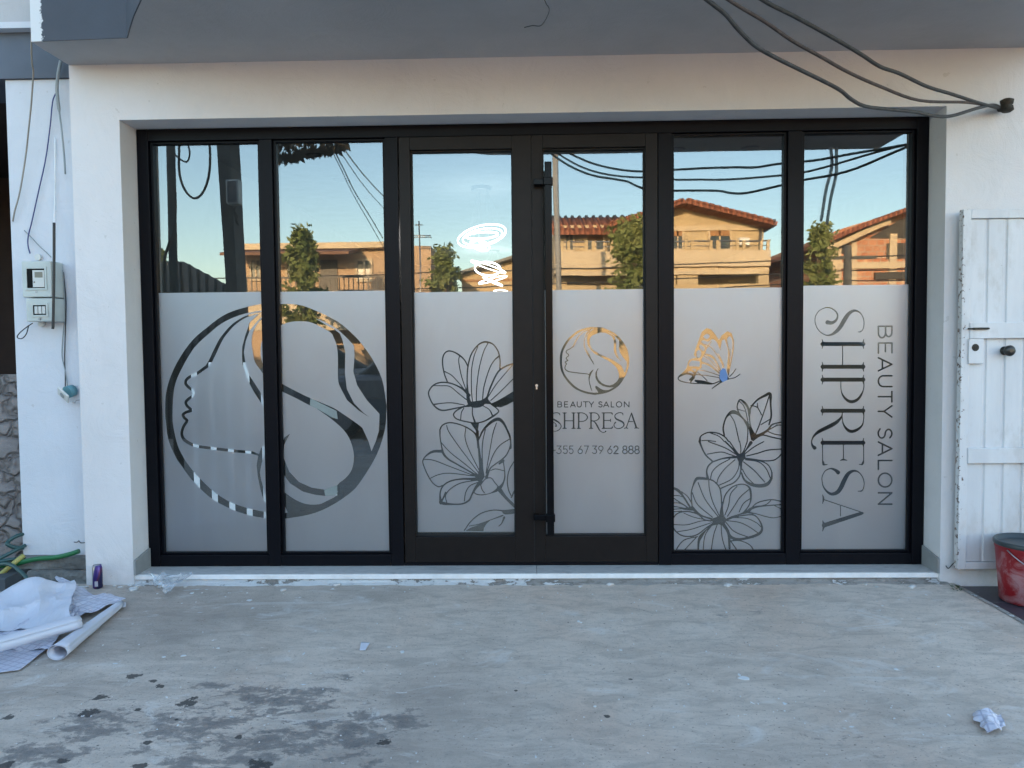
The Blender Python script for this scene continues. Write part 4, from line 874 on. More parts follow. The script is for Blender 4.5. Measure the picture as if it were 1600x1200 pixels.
def roll(name, a, b, ra, rb, mat, label, turns=1.75):
    a, b = Vector(a), Vector(b); ax = (b-a).normalized(); nx = ax.cross(Vector((0, 0, 1))).normalized(); ny = nx.cross(ax)
    N = int(turns*28); K = 14; vs = []; fs = []
    for k in range(K+1):
        c_ = a.lerp(b, k/K); r0_ = ra+(rb-ra)*k/K
        for i in range(N+1):
            th = 2*math.pi*turns*i/N+.6; rr = r0_*(1-.28*i/N)*(1+.05*noise.noise(Vector((k*.7, i*.2, ra*50))))
            p = c_+(nx*math.cos(th)*1.15+ny*math.sin(th)*.9)*rr; vs.append((p.x, p.y, max(.002, p.z)))
    for k in range(K):
        for i in range(N): q = k*(N+1)+i; fs.append((q, q+1, q+N+2, q+N+1))
    m = MB(); m.add(vs, fs, True); o = m.build(name, mat); s_ = o.modifiers.new('solid', 'SOLIDIFY'); s_.thickness = .0008
    return tag(o, label, 'paper roll')
e1, e2 = at(122, 960, gp(122, 972, .07).y), at(-60, 1014, gp(-60, 1030, .05).y)
roll('paper_roll', gp(-60, 1024, .075), gp(124, 972, .085), .040, .036, M['paper'], 'smooth white rolled backing paper lying on the heap')
roll('paper_roll', gp(90, 1020, .036), gp(188, 944, .024), .040, .020, M['paper'], 'open-ended white paper roll pointing from the heap toward the door')
crumple('backing_sheet', [G(176,955), G(197,951), G(197,944), G(180,944)], lambda s, t: .008, M['paper'], 'small torn tip of backing paper beyond the roll', .004, 8, 10, 19)
# drink can
can = thing('drink_can', 'slim purple and silver drink can standing against the pier', 'can')
q = gp(149, 921); cx_, cy_ = q.x, q.y+.026
def canmat():
    t = NT('can_print'); p = t.n('ShaderNodeSeparateXYZ', i_0=t.pos())
    k = t.math('ADD', t.math('MULTIPLY', t.math('SUBTRACT', p.outputs[0], cx_), 2.2), t.math('MULTIPLY', p.outputs[2], -.55))
    c_ = t.ramp(t.math('ADD', t.math('MULTIPLY', k, 6), .72), [(.30, (.30, .30, .33)), (.34, (.06, .045, .20)), (.62, (.075, .05, .24)), (.70, (.12, .04, .10)), (.80, (.03, .03, .09))])
    return t.principled(c_, .28, .6)
MB().lathe([(.022,.0),(.0265,.008),(.0265,.118),(.022,.129),(.0225,.134),(.020,.132)], cx_, cy_, 28).build('can_body', canmat(), can)
m = MB(); vs = []
for i in range(7):
    a = R(-97+i*6.5); 
    for z in (.016, .046): vs.append((cx_+.0272*math.cos(a), cy_+.0272*math.sin(a), z))
m.add(vs, [(2*i, 2*i+2, 2*i+3, 2*i+1) for i in range(6)])
t = NT('barcode_patch'); wv = t.n('ShaderNodeTexWave', i_Vector=t.scaled(60, 0, 0), i_Scale=1.8); wv.bands_direction = 'X'
M['bar'] = t.principled(t.ramp(wv.outputs['Fac'], [(.4, (.12, .11, .2)), (.6, (.6, .6, .65))]), .4)
m.build('barcode', M['bar'], can)
MB().lathe([(.019,.131),(.0,.1315)], cx_, cy_, 24, False, False).build('can_lid', M['steel'], can)
# clear bag
t = NT('clear_plastic'); tr = t.n('ShaderNodeBsdfTransparent', i_Color=(.93, .94, .95, 1)); gl = t.n('ShaderNodeBsdfGlossy', i_Color=(1, 1, 1, 1), i_Roughness=.12); df = t.n('ShaderNodeBsdfDiffuse', i_Color=(.6, .62, .64, 1))
m1 = t.n('ShaderNodeMixShader', i_0=.5); t.l(gl.outputs[0], m1.inputs[1]); t.l(df.outputs[0], m1.inputs[2])
lw = t.n('ShaderNodeLayerWeight', i_0=.45).outputs['Facing']; fc = t.n('ShaderNodeClamp', i_0=t.math('ADD', t.math('MULTIPLY', lw, .75), .13)).outputs[0]
mx = t.n('ShaderNodeMixShader', i_0=fc); t.l(tr.outputs[0], mx.inputs[1]); t.l(m1.outputs[0], mx.inputs[2]); t.l(mx.outputs[0], t.out.inputs[0]); M['bag'] = t.m
o = crumple('plastic_bag', [gp(240,914), gp(262,934), gp(300,908,.03), gp(222,902,.05)], lambda s, t: .012+.045*t, M['bag'], 'crumpled clear plastic bag lying at the left end of the step', .030, 9, 44, 31, 'bag')
crumple('paper_scrap', [gp(562,1018), gp(571,1018), gp(578,1006), gp(564,1005)], lambda s, t: .005, M['paper'], 'small white paper scrap in the middle left of the concrete', .002, 20, 8, 3, 'paper')
crumple('crumpled_paper', [gp(1540,1152), gp(1566,1150), gp(1552,1118), gp(1519,1122)], lambda s, t: .010+.015*math.sin(math.pi*s), M['grid'], 'crumpled gridded paper piece at the lower right of the concrete', .012, 20, 24, 41, 'paper')
crumple('crumpled_paper', [gp(1556,1146), gp(1572,1140), gp(1564,1124), gp(1548,1124)], lambda s, t: .012, M['grid'], 'smaller folded paper flap tucked behind the crumpled gridded piece', .008, 20, 16, 43, 'paper')
random.seed(21)
M['chipw'] = plain('white_paint_flake', (.62, .64, .66), .6)
fl = MB()
for (u, v, w_, h_) in [(255,1027,9,3),(286,1025,11,3),(341,1013,7,2),(390,938,14,4),(300,927,8,3),(475,1022,4,4),(628,1019,7,4),(970,1016,6,2),(904,971,6,4),(1135,957,5,3),(1162,1060,20,6),(1155,1055,5,5),(1400,1046,8,3),(1483,1118,4,4),(930,1104,6,3),(837,1183,5,3),(908,973,4,2),(520,920,6,2),(583,919,4,2),(1424,919,4,2)]+[(random.uniform(30, 1560), 925+random.random()**1.6*270, random.uniform(1, 3.6), random.uniform(1, 2.2)) for _ in range(170)]:
    c_ = gp(u, v); s_ = (c_.y-CAM[1])/FPX; k = random.randint(5, 8)
    rr = [random.uniform(.5, 1.1) for _ in range(k)]
    if c_.x > XT-.05: continue
    pts = [(c_.x+.5*w_*s_*rr[i]*math.cos(2*math.pi*i/k), c_.y+.5*h_*s_*2.6*rr[i]*math.sin(2*math.pi*i/k), .0022) for i in range(k)]
    fl.add(pts+[(x, y, .0002) for x, y, z in pts], [tuple(range(k))]+[(i, (i+1) % k, k+(i+1) % k, k+i) for i in range(k)])
tag(fl.build('paint_flakes', M['chipw']), 'white paint and plaster flakes scattered over the concrete', 'flakes', kind='stuff')

# ------------------------------------------------------------------ overhead cables on the right
A0 = at(1564, 169, YW-.05); hold = thing('cable_anchor', 'dark corroded cable anchor fixed to the white wall upper right', 'anchor')
q = at(1567, 168, YW-.03)
M['rust'] = plain('corroded_iron', (.045, .04, .032), .8, .2, .5, 40, .8)
o = MB(); o.tube([(q.x+.0, YW, q.z), (q.x, YW-.05, q.z)], .016, 14); o.build('bolt', M['rust'], hold)
m = MB(); m.lathe([(.020,-.036),(.034,-.026),(.030,-.004),(.021,.0),(.030,.006),(.034,.028),(.018,.036)], 0, 0, 18)
m.v = [(q.x+x, YW-.065+y, q.z+z) for x, y, z in m.v]; m.build('insulator', M['rust'], hold)
def splan(px, B, rad, mat, lab):
    A = Vector((A0.x, A0.y, A0.z)); d = Vector((B[0]-A.x, B[1]-A.y)); n = Vector((d.y, -d.x)); pts = []
    for (u, v) in px:
        r_ = ray(u, v); t_ = ((A.x-CAM[0])*n.x+(A.y-CAM[1])*n.y)/(r_[0]*n.x+r_[1]*n.y); pts.append(tuple(CAM+r_*t_))
    p = Vector(pts[0]); Bv = Vector(B)
    mids = [tuple(p.lerp(Bv, f)+Vector((0, 0, -.05*math.sin(math.pi*f)))) for f in (.66, .33)]
    P = [tuple(Bv)]+mids+pts+[tuple(A)]
    m = MB(); m.tube([Vector(q) for q in crom(P, 5)], rad, 8); return tag(m.build('overhead_cable', mat), lab, 'cable', 'overhead cables running to the wall anchor')
M['cab'] = plain('weathered_black_cable', (.035, .035, .037), .6, 0, .4, 30, .6); M['cab2'] = plain('weathered_brown_cable', (.06, .045, .042), .7, 0, .4, 30, .6)
splan([(1105,0),(1133,22),(1150,42),(1178,70),(1206,87),(1246,107),(1285,126),(1313,141),(1330,155),(1352,166),(1392,171),(1431,175),(1459,181),(1487,181),(1527,169),(1552,164)], (.16, -1.87, 2.99), .0085, M['cab'], 'lowest of the three cables, sagging across the top right corner of the opening')
splan([(1139,0),(1195,34),(1240,65),(1285,90),(1324,112),(1375,135),(1437,157),(1510,160),(1550,166)], (.22, -1.87, 2.985), .0075, M['cab2'], 'middle of the three cables reaching the wall anchor')
splan([(1192,0),(1240,25),(1291,53),(1344,84),(1375,104),(1406,115),(1448,135),(1487,147),(1527,160),(1556,168)], (.30, -1.87, 2.992), .0085, M['cab'], 'uppermost of the three cables reaching the wall anchor')

# ------------------------------------------------------------------ white metal gate and bucket on the right
def gatepaint():
    t = NT('chipped_white_gate_paint'); n = t.noise(14, 7, .75); st_ = t.noise(3, 5, .6, t.scaled(3, 3, .6))
    base = t.ramp(st_, [(.3, (.55, .56, .58)), (.7, (.64, .65, .665))])
    p = t.n('ShaderNodeSeparateXYZ', i_0=t.pos())
    ed = t.n('ShaderNodeMapRange', i_Value=p.outputs[0], i_1=gx0+.04, i_2=gx0-.005, i_3=0., i_4=.17).outputs[0]
    ch_ = t.ramp(t.math('ADD', t.noise(38, 5, .7), ed), [(.71, 0.), (.73, 1.)])
    gr = t.math('MULTIPLY', t.ramp(t.noise(5, 7, .75, t.scaled(1, 1, .5)), [(.5, 0.), (.68, .6)]), 1.0); base = t.mix(gr, base, (.42, .40, .38))
    low = t.n('ShaderNodeMapRange', i_Value=p.outputs[2], i_1=.45, i_2=.05, i_3=0., i_4=.5).outputs[0]; base = t.mix(t.math('MULTIPLY', low, t.noise(9, 5, .7)), base, (.40, .28, .24))
    return t.principled(t.mix(ch_, base, (.10, .055, .035)), .5, 0, t.math('ADD', t.math('MULTIPLY', ch_, -1.), n), .3, .003)
yg = -.26; gate = thing('metal_gate', 'old white ribbed metal gate leaf with dark round knob against the wall', 'gate')
gx0 = at(1501, 600, yg).x; gz1 = at(1503, 327, yg).z; gz0 = at(1500, 890, yg).z; gx1 = gx0+.95
M['gate'] = gatepaint()
m = MB(); w_ = .045
m.box(gx0, gx0+w_, yg, yg+.04, gz0, gz1); m.box(gx1-w_, gx1, yg, yg+.04, gz0, gz1); m.box(gx0+w_, gx1-w_, yg+.001, yg+.039, gz1-.05, gz1-.001); m.box(gx0+w_, gx1-w_, yg+.001, yg+.039, gz0+.001, gz0+.04)
m.build('gate_frame', M['gate'], gate, .003)
rz = [(at(1540, v0, yg).z, at(1540, v1, yg).z) for v0, v1 in ((504, 529), (700, 724))]
for a_, b_ in rz:
    m = MB(); m.box(gx0+w_-.002, gx1-w_+.002, yg-.006, yg+.02, b_, a_); m.build('cross_rail', M['gate'], gate, .003)
m = MB(); zz = [gz0+.041]+[v for ab in reversed(rz) for v in (ab[1], ab[0])]+[gz1-.051]
pr = []; x = gx0+w_+.001
k = 0
while x < gx1-w_-.11:
    pr += [(x, yg+.016), (x+.082, yg+.016), (x+.088, yg+.023), (x+.097, yg+.023), (x+.103, yg+.016)]; x += .103
pr.append((gx1-w_-.001, yg+.016))
vs = [(x, y, gz0+.042) for x, y in pr]+[(x, y, gz1-.052) for x, y in pr]; n = len(pr)
m.add(vs, [(i, i+1, n+i+1, n+i) for i in range(n-1)]); m.box(gx0+w_+.002, gx1-w_-.002, yg+.03, yg+.037, gz0+.043, gz1-.053)
m.build('ribbed_panel', M['gate'], gate)
p = at(1523, 548, yg); m = MB(); m.box(at(1512, 548, yg).x, at(1535, 548, yg).x, yg-.012, yg-.0005, at(1523, 568, yg).z, at(1523, 529, yg).z-.002); lb = m.build('lock_box', M['gate'], gate, .002)
m = MB(); q = at(1522, 543, yg); m.tube([(q.x, yg-.013, q.z), (q.x, yg-.0125, q.z)], .02, 20); m.tube([(q.x, yg-.016, q.z), (q.x, yg-.0125, q.z)], .006, 12); m.build('lock_rosette', M['rust'], lb)
m = MB(); q = at(1527, 513.5, yg); m.box(at(1511, 514, yg).x, at(1544, 514, yg).x, yg-.016, yg-.0065, q.z-.004, q.z+.004); m.tube([(q.x-.03, yg-.018, q.z), (q.x+.05, yg-.018, q.z)], .006, 10); m.build('sliding_bolt', M['rust'], gate, .001)
q = at(1577, 548, yg-.03); kn = MB()
kn.lathe([(.024,0),(.024,.006),(.011,.010),(.010,.022),(.020,.030),(.029,.042),(.030,.052),(.024,.062),(.010,.067)], 0, 0, 26)
kn.v = [(q.x+x, yg+.015-z, q.z+y) for x, y, z in kn.v]; kn.build('knob', plain('dark_brass_knob', (.045, .045, .042), .32, .5), gate)
buck = thing('paint_bucket', 'paint-smeared red bucket with dark rim standing by the white gate', 'bucket')
q = gp(1612, 947); bx, by = q.x+.085, q.y+.14
def redm():
    t = NT('smeared_red_plastic'); n = t.noise(9, 6, .7, None, .6); z = t.n('ShaderNodeSeparateXYZ', i_0=t.pos()).outputs[2]
    r_ = t.math('ADD', n, t.n('ShaderNodeMapRange', i_Value=z, i_1=.25, i_2=.27, i_3=.06, i_4=-.4).outputs[0])
    return t.principled(t.mix(t.ramp(r_, [(.50, 0.), (.68, .6)]), (.27, .010, .016), (.44, .30, .32)), .45, 0, t.noise(40, 4), .2, .003)
MB().lathe([(.138,-.02),(.145,-.012),(.158,.15),(.168,.262),(.171,.266),(.171,.285)], bx, by, 40, True, False).build('bucket_body', redm(), buck)
rimm = plain('dark_rim_plastic', (.035, .045, .05), .4)
MB().lathe([(.173,.280),(.177,.284),(.178,.300),(.172,.306),(.164,.303),(.160,.285),(.150,.279),(.0,.276)], bx, by, 40, False, False).build('lid', rimm, buck)
m = MB(); m.tube([(bx+.176*math.cos(R(a)), by+.176*math.sin(R(a))-.0, .27-.10*math.sin(R((a-200)*180/140))) for a in range(200, 341, 10)], .003, 6); m.build('wire_handle', M['steel'], buck)
# weeds by the kerb corner
M['leafg'] = plain('weed_green', (.05, .10, .03), .7)
m = MB(); random.seed(2)
for k in range(16):
    c_ = gp(1491+random.uniform(-3, 10), 918+random.uniform(-2, 6)); a = random.uniform(0, 6.28); l_ = random.uniform(.015, .035)
    m.add([c_, c_+Vector((l_*math.cos(a), l_*math.sin(a), l_*.6)), c_+Vector((l_*math.cos(a+.5), l_*math.sin(a+.5), l_*.7))], [(0, 1, 2)])
tag(m.build('weed', M['leafg']), 'tiny green weed in the crack by the dark tiles', 'plant')
cable('loose_wire', [(1478,884,-.2),(1482,888,-.22),(1490,880,-.22),(1497,876,-.23)], .0028, M['blackc'], 'short loose wire between the step and the gate foot')

# ------------------------------------------------------------------ the street opposite (seen mirrored in the glass)
def house_paint(name, col, col2=None):
    t = NT(name); n = t.noise(.9, 6, .65); st_ = t.noise(1.5, 5, .6, t.scaled(2, 2, .3))
    c_ = t.ramp(n, [(.3, tuple(x*.86 for x in col)), (.7, col)]); c_ = t.mix(t.ramp(st_, [(.5, 0.), (.8, .3)]), c_, tuple(x*.7 for x in col))
    return t.principled(c_, .85, 0, t.noise(20, 5), .3, .01)
M['cream'] = house_paint('cream_facade', (.52, .42, .27)); M['ochre'] = house_paint('ochre_facade', (.50, .36, .24)); M['cream2'] = house_paint('yellow_facade', (.54, .42, .25))
M['trimc'] = house_paint('light_trim', (.60, .50, .36)); M['dkopen'] = plain('dark_opening', (.05, .045, .04), .5); M['pane'] = plain('far_window_pane', (.03, .045, .055), .15)
M['shut'] = plain('wooden_shutter', (.32, .16, .06), .6); M['grey'] = plain('grey_sheet', (.10, .11, .12), .5, .2)
def roofm():
    t = NT('red_roof_tiles'); wv = t.n('ShaderNodeTexWave', i_Vector=t.scaled(1, .0, 0), i_Scale=1.9, i_Distortion=.4); wv.bands_direction = 'X'
    n = t.noise(3, 6, .7); c_ = t.ramp(n, [(.3, (.20, .07, .04)), (.55, (.34, .13, .08)), (.75, (.42, .20, .13))])
    c_ = t.mix(t.ramp(wv.outputs['Fac'], [(.0, .6), (.4, 0.)]), c_, (.10, .04, .03)); return t.principled(c_, .85, 0, wv.outputs['Fac'], 1, .06)
M['roof'] = roofm()
def brickm():
    t = NT('bare_hollow_brick'); v = t.n('ShaderNodeCombineXYZ'); s_ = t.n('ShaderNodeSeparateXYZ', i_0=t.pos())
    t.l(t.math('ADD', s_.outputs[0], s_.outputs[1]), v.inputs[0]); t.l(s_.outputs[2], v.inputs[1])
    br = t.n('ShaderNodeTexBrick', i_Vector=v.outputs[0], i_Scale=1., i_Color1=(.42, .17, .09, 1), i_Color2=(.52, .25, .14, 1), i_Mortar=(.42, .36, .30, 1))
    br.inputs['Brick Width'].default_value = .26; br.inputs['Row Height'].default_value = .21; br.inputs['Mortar Size'].default_value = .014
    c_ = t.mix(t.ramp(t.noise(1.8, 6, .7), [(.52, 0.), (.62, .75)]), br.outputs[0], (.55, .40, .28)); return t.principled(c_, .9, 0, br.outputs['Fac'], .4, .01)
M['brick'] = brickm()
def Yr(D): return 2*GY-(CAM[1]+D)
def P(u, v, D): return mir(u, v, D)
def hbox(u0, u1, v0, v1, D, dy=.1, z0=None):     # (x0,x1,z0,z1) of a facade patch D away
    a_, b_ = P(u0, v0, D), P(u1, v1, D); return a_.x, b_.x, (b_.z if z0 is None else z0), a_.z
def patch(mb, u0, u1, v0, v1, D, out=.05, back=.0, z0=None):
    x0, x1, za, zb = hbox(u0, u1, v0, v1, D, z0=z0); y = Yr(D); mb.box(x0, x1, y-back, y+out, za, zb); return mb
def hwindow(par, u0, u1, v0, v1, D, shutter=.28, name='window'):
    x0, x1, z0, z1 = hbox(u0, u1, v0, v1, D); y = Yr(D); g = .06
    m = MB(); m.box(x0-g, x0, y+.001, y+.07, z0-g, z1+g); m.box(x1, x1+g, y+.001, y+.07, z0-g, z1+g); m.box(x0, x1, y+.001, y+.069, z1, z1+g); m.box(x0-.04, x1+.04, y+.001, y+.10, z0-g-.02, z0-.0)
    m.box((x0+x1)/2-.025, (x0+x1)/2+.025, y+.02, y+.05, z0, z1)
    f = m.build(name, M['trimc'], par); m = MB(); m.box(x0, x1, y+.003, y+.02, z0, z1-(z1-z0)*shutter); m.build('pane', M['pane'], f)
    if shutter: m = MB(); m.box(x0, x1, y+.004, y+.05, z1-(z1-z0)*shutter, z1); m.build('shutter', M['shut'], f)
    return f
# --- two-storey house with gable
DA = 25; yA = Yr(DA); hA = thing('gable_house', 'two-storey cream house with tiled gable, long balcony and columned porch, mirrored in the right windows', 'house')
x0, x1, z0, z1 = hbox(866, 1192, 350, 480, DA, z0=-.02)
m = MB(); m.box(x0, x1, yA-9, yA, 2.9, P(900, 352, DA).z); m.box(x0, x1, yA-9, yA-2.2, -.02, 2.9); m.build('wall', M['cream'], hA)
ap = P(1072, 318, DA-.8); el = P(948, 356, DA-.8); er = P(1213, 353, DA-.8); yr = yA
m = MB(); m.slabxz([(P(960,352,DA).x, P(960,352,DA).z+.002), (P(1190,352,DA).x, P(1190,352,DA).z+.002), (P(1072,321,DA).x, P(1072,321,DA).z)], yA-8.8, yA-.003); m.build('gable_wall', M['cream'], hA)
def slope(mb, A, B, y0, y1, th=.13):
    n = Vector((-(B.z-A.z), 0, B.x-A.x)).normalized(); n = n if n.z > 0 else -n
    q = [(A.x, A.z), (B.x, B.z), (B.x+n.x*th, B.z+n.z*th), (A.x+n.x*th, A.z+n.z*th)]
    if A.x > B.x: q = [q[1], q[0], q[3], q[2]]
    mb.slabxz(q, y0, y1)
m = MB(); slope(m, el, ap, yA-9.3, yA+.8); slope(m, ap+Vector((.002,0,0)), er, yA-9.3, yA+.8); m.build('roof', M['roof'], hA)
for (A, B) in ((el, ap), (ap, er)):
    n_v = int((B-A).length/.11); pv = [A.lerp(B, (k+.5)/n_v)+Vector((0, 0, .13)) for k in range(n_v)]
    MB().tube([(p_.x, yA+.80, p_.z) for p_ in pv], [.055 if k % 2 else .035 for k in range(n_v)], 6).build('verge_tiles', M['roof'], hA)
m = MB(); xa = P(860, 362, DA).x; xb = P(1030, 362, DA).x; za = P(900, 361, DA-.6).z; zb = P(900, 337, DA+1.5).z
m.add([(xa, yA+.6, za), (xb, yA+.6, za), (xb, yA-1.9, zb), (xa, yA-1.9, zb), (xa, yA+.6, za-.12), (xb, yA+.6, za-.12), (xb, yA-1.9, zb-.12), (xa, yA-1.9, zb-.12)], [(0,1,2,3),(7,6,5,4),(4,5,1,0),(5,6,2,1),(7,4,0,3),(6,7,3,2)])
m.build('front_roof', M['roof'], hA)
m = MB()
for k in range(int((xb-xa)/.24)): m.tube([(xa+.12+k*.24, yA+.62, za+.02), (xa+.12+k*.24, yA-1.9, zb+.02)], .07, 6)
m.build('roof_tiles', M['roof'], hA)
hwindow(hA, 919, 942, 370, 390, DA); hwindow(hA, 884, 896, 368, 391, DA, 0);
m = MB(); xg_ = P(1188, 400, DA-.15).x; m.tube([(xg_, yA+.1, -.02), (xg_, yA+.1, P(1188, 356, DA).z)], .05, 8); m.build('downpipe', M['steel'], hA)
m = MB(); patch(m, 1150, 1166, 372, 383, DA, .32, 0); m.build('air_conditioner', M['white'], hA)
m = MB(); patch(m, 868, 1186, 356, 359.5, DA, .09, 0); patch(m, 868, 1186, 425, 427, DA-1.2, .06, 0); m.build('cornice', M['trimc'], hA)
hwindow(hA, 1110, 1139, 361, 388, DA); hwindow(hA, 1052, 1066, 361, 388, DA)
bx0, bx1 = P(866, 400, DA-1.2).x, P(1204, 400, DA-1.2).x; zt1, zt0 = P(1000, 392, DA-1.2).z, P(1000, 412, DA-1.2).z
m = MB(); m.box(bx0, bx1, yA+1.10, yA+1.25, zt0-.1, zt1); m.box(bx0, bx1, yA+.0, yA+1.10, zt0-.25, zt0-.02); m.box(bx1-.15, bx1, yA+.002, yA+1.10, zt0-.02, zt1); m.build('balcony', M['trimc'], hA)
m = MB(); zr = P(1000, 377, DA-1.2).z; k = 0; x = bx0+.2
while x < bx1: MB().box(x, x+.09, yA+1.14, yA+1.2, zt1+.001, zr+.02).build('balcony_post', M['cream2'], hA); x += .56 if k % 2 else .20; k += 1
m = MB(); m.tube([(bx0, yA+1.17, zr), (bx1, yA+1.17, zr)], .025, 6); m.tube([(bx0, yA+1.17, (zr+zt1)/2), (bx1, yA+1.17, (zr+zt1)/2)], .015, 6); m.build('handrail', M['steel'], hA)
m = MB(); zc2 = zt0-.1
for u in (1049, 1068, 1084, 1194):
    x = P(u, 440, DA-1.2).x; MB().box(x-.16, x+.16, yA+.85, yA+1.17, -.02, zt0-.26).build('porch_column', M['cream'], hA)
patch(MB(), 868, 885, 440, 600, DA, .5, 0, -.02).build('porch_wall', M['cream2'], hA); patch(MB(), 1008, 1046, 428, 600, DA, .4, 0, -.02).build('porch_wall', M['cream2'], hA)
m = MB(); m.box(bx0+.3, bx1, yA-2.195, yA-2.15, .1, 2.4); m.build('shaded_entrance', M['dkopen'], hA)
m = MB(); patch(m, 862, 1200, 447, 600, DA-2.2, .15, 0, -.02); m.build('front_parapet', M['cream2'], hA)
# --- brick house under construction
DB = 27; yB = Yr(DB); hB = thing('brick_house', 'unfinished bare brick house with red tiled roof mirrored in the rightmost window', 'house')
m = MB(); patch(m, 1303, 1520, 362, 600, DB, 0, 9, -.02); m.slabxz([(P(1303,362,DB).x, P(1303,362,DB).z+.002), (P(1520,362,DB).x, P(1520,362,DB).z+.002), (P(1440,322,DB).x, P(1440,322,DB).z)], yB-8.9, yB-.003); m.build('wall', M['brick'], hB)
m = MB(); slope(m, P(1283, 383, DB-.7), P(1440, 322, DB-.7), yB-9.4, yB+.7, .14); slope(m, P(1440, 322, DB-.7)+Vector((.002,0,0)), P(1540, 362, DB-.7), yB-9.4, yB+.7, .14); m.build('roof', M['roof'], hB)
m = MB(); patch(m, 1299, 1520, 410, 417, DB, .12, .05); patch(m, 1299, 1312, 372, 600, DB, .08, .05, -.02); patch(m, 1388, 1396, 365, 600, DB, .08, .05, -.02); patch(m, 1330, 1336, 365, 600, DB, .06, .05, -.02); m.build('concrete_frame', M['trimc'], hB)
m = MB(); m.slabxz([(P(u, v, DB).x, P(u, v, DB).z) for u, v in ((1358,372),(1520,372),(1500,350),(1440,330),(1400,346))], yB+.004, yB+.03); m.build('opening', M['dkopen'], hB)  # flat dark slab; the open gable's shade is put into its colour
m = MB(); slope(m, P(1296, 392, DB-.4), P(1392, 349, DB-.4), yB+.25, yB+.42, .16); m.build('roof_beam', M['trimc'], hB)
for q in ((1365, 1412, 425, 436, .13), (1384, 1412, 380, 404, .03), (1314, 1328, 380, 395, .03)): patch(MB(), *q[:4], DB, q[4], 0).build('opening', M['dkopen'], hB)
# --- long flat-roofed house on the left
DC = 22; yC = Yr(DC); hC = thing('flat_roof_house', 'low orange-lit flat-roofed house with brown awning and iron railing mirrored in the left windows', 'house')
m = MB(); patch(m, 366, 676, 389, 600, DC, 0, 8, -.02); m.build('wall', M['ochre'], hC)
m = MB(); patch(m, 364, 603, 383, 389, DC, .35, 8.2); m.build('roof_slab', M['trimc'], hC)
m = MB(); a_, b_ = P(374, 390, DC), P(563, 390, DC); m.add([(a_.x, yC+.02, a_.z), (b_.x, yC+.02, a_.z), (b_.x, yC+1.4, a_.z-.25), (a_.x, yC+1.4, a_.z-.25), (a_.x, yC+.02, a_.z-.08), (b_.x, yC+.02, a_.z-.08), (b_.x, yC+1.4, a_.z-.33), (a_.x, yC+1.4, a_.z-.33)], [(0,1,2,3)[::-1],(4,5,6,7),(3,2,6,7),(0,3,7,4),(1,5,6,2)][0:5]); m.build('awning', plain('brown_awning', (.16, .08, .05), .7), hC)
m = MB(); patch(m, 500, 528, 406, 455, DC, .04, 0); f = m.build('door', M['dkopen'], hC); hwindow(hC, 394, 408, 407, 435, DC, 0); hwindow(hC, 560, 580, 408, 436, DC, 0)
hwindow(hC, 450, 470, 407, 433, DC, 0)
m = MB(); z1_, z0_ = P(500, 432, DC-1.6).z, P(500, 455, DC-1.6).z; x = P(370, 440, DC-1.6).x; xe = P(605, 440, DC-1.6).x; yy = yC+1.6
m.box(x, xe, yy-.02, yy+.02, z1_-.04, z1_); m.box(x, xe, yy-.02, yy+.02, z0_, z0_+.04); xx = x
while xx < xe: m.box(xx, xx+.025, yy-.012, yy+.012, z0_+.041, z1_-.041); xx += .13
m.build('railing', M['dkopen'], hC)
m = MB(); m.box(x, xe, yy-.2, yy+.2, 1.9, z0_-.01); m.box(x, xe, yC+.001, yy-.2, z0_-.25, z0_-.02); m.build('terrace_wall', M['trimc'], hC)
# --- small yellow house between
DD = 30; hD = thing('yellow_house', 'small yellow house with low pitched roof mirrored behind the left door tree', 'house')
m = MB(); patch(m, 722, 862, 425, 620, DD, 0, 7, -.02); m.slabxz([(P(722,425,DD).x, P(722,425,DD).z+.002), (P(862,425,DD).x, P(862,425,DD).z+.002), (P(812,402,DD).x, P(812,402,DD).z)], Yr(DD)-6.9, Yr(DD)-.003); m.build('wall', M['cream2'], hD)
m = MB(); slope(m, P(712, 431, DD-.5), P(812, 400, DD-.5), Yr(DD)-7, Yr(DD)+.5, .1); slope(m, P(812, 400, DD-.5)+Vector((.002,0,0)), P(872, 426, DD-.5), Yr(DD)-7, Yr(DD)+.5, .1); m.build('roof', M['grey'], hD)
m = MB(); patch(m, 724, 862, 437, 438.5, DD, .05, 0); m.build('string_course', M['shut'], hD)
hwindow(hD, 848, 858, 408, 420, DD, 0)
# --- garden wall along the far pavement
m = MB(); m.box(-30, 30, -17.9, -17.7, -.03, .5); tag(m.build('garden_wall', M['trimc']), 'long low cream garden wall across the street', 'wall')
# --- dark ribbed sheet fence, left
DF = 12; m = MB(); a_ = P(225, 410, DF); b_ = P(352, 430, DF); x = -9.0; yF = Yr(DF); zt = a_.z; i = 0
vs = []
while x < P(372, 430, DF).x:
    vs.append((x, yF + (.06 if i % 4 in (1, 2) else 0))); x += .055 if i % 2 else .012; i += 1
n = len(vs); tops = [max(2.05, zt - max(0, (x_-P(290,400,DF).x))*.55) for x_, _ in vs]
m.add([(x_, y_, -.03) for x_, y_ in vs]+[(vs[k][0], vs[k][1], tops[k]) for k in range(n)], [(k, k+1, n+k+1, n+k) for k in range(n-1)])
o = m.build('ribbed_fence', M['grey']); s_ = o.modifiers.new('s', 'SOLIDIFY'); s_.thickness = .01; tag(o, 'dark grey ribbed sheet fence mirrored low in the leftmost window', 'fence')
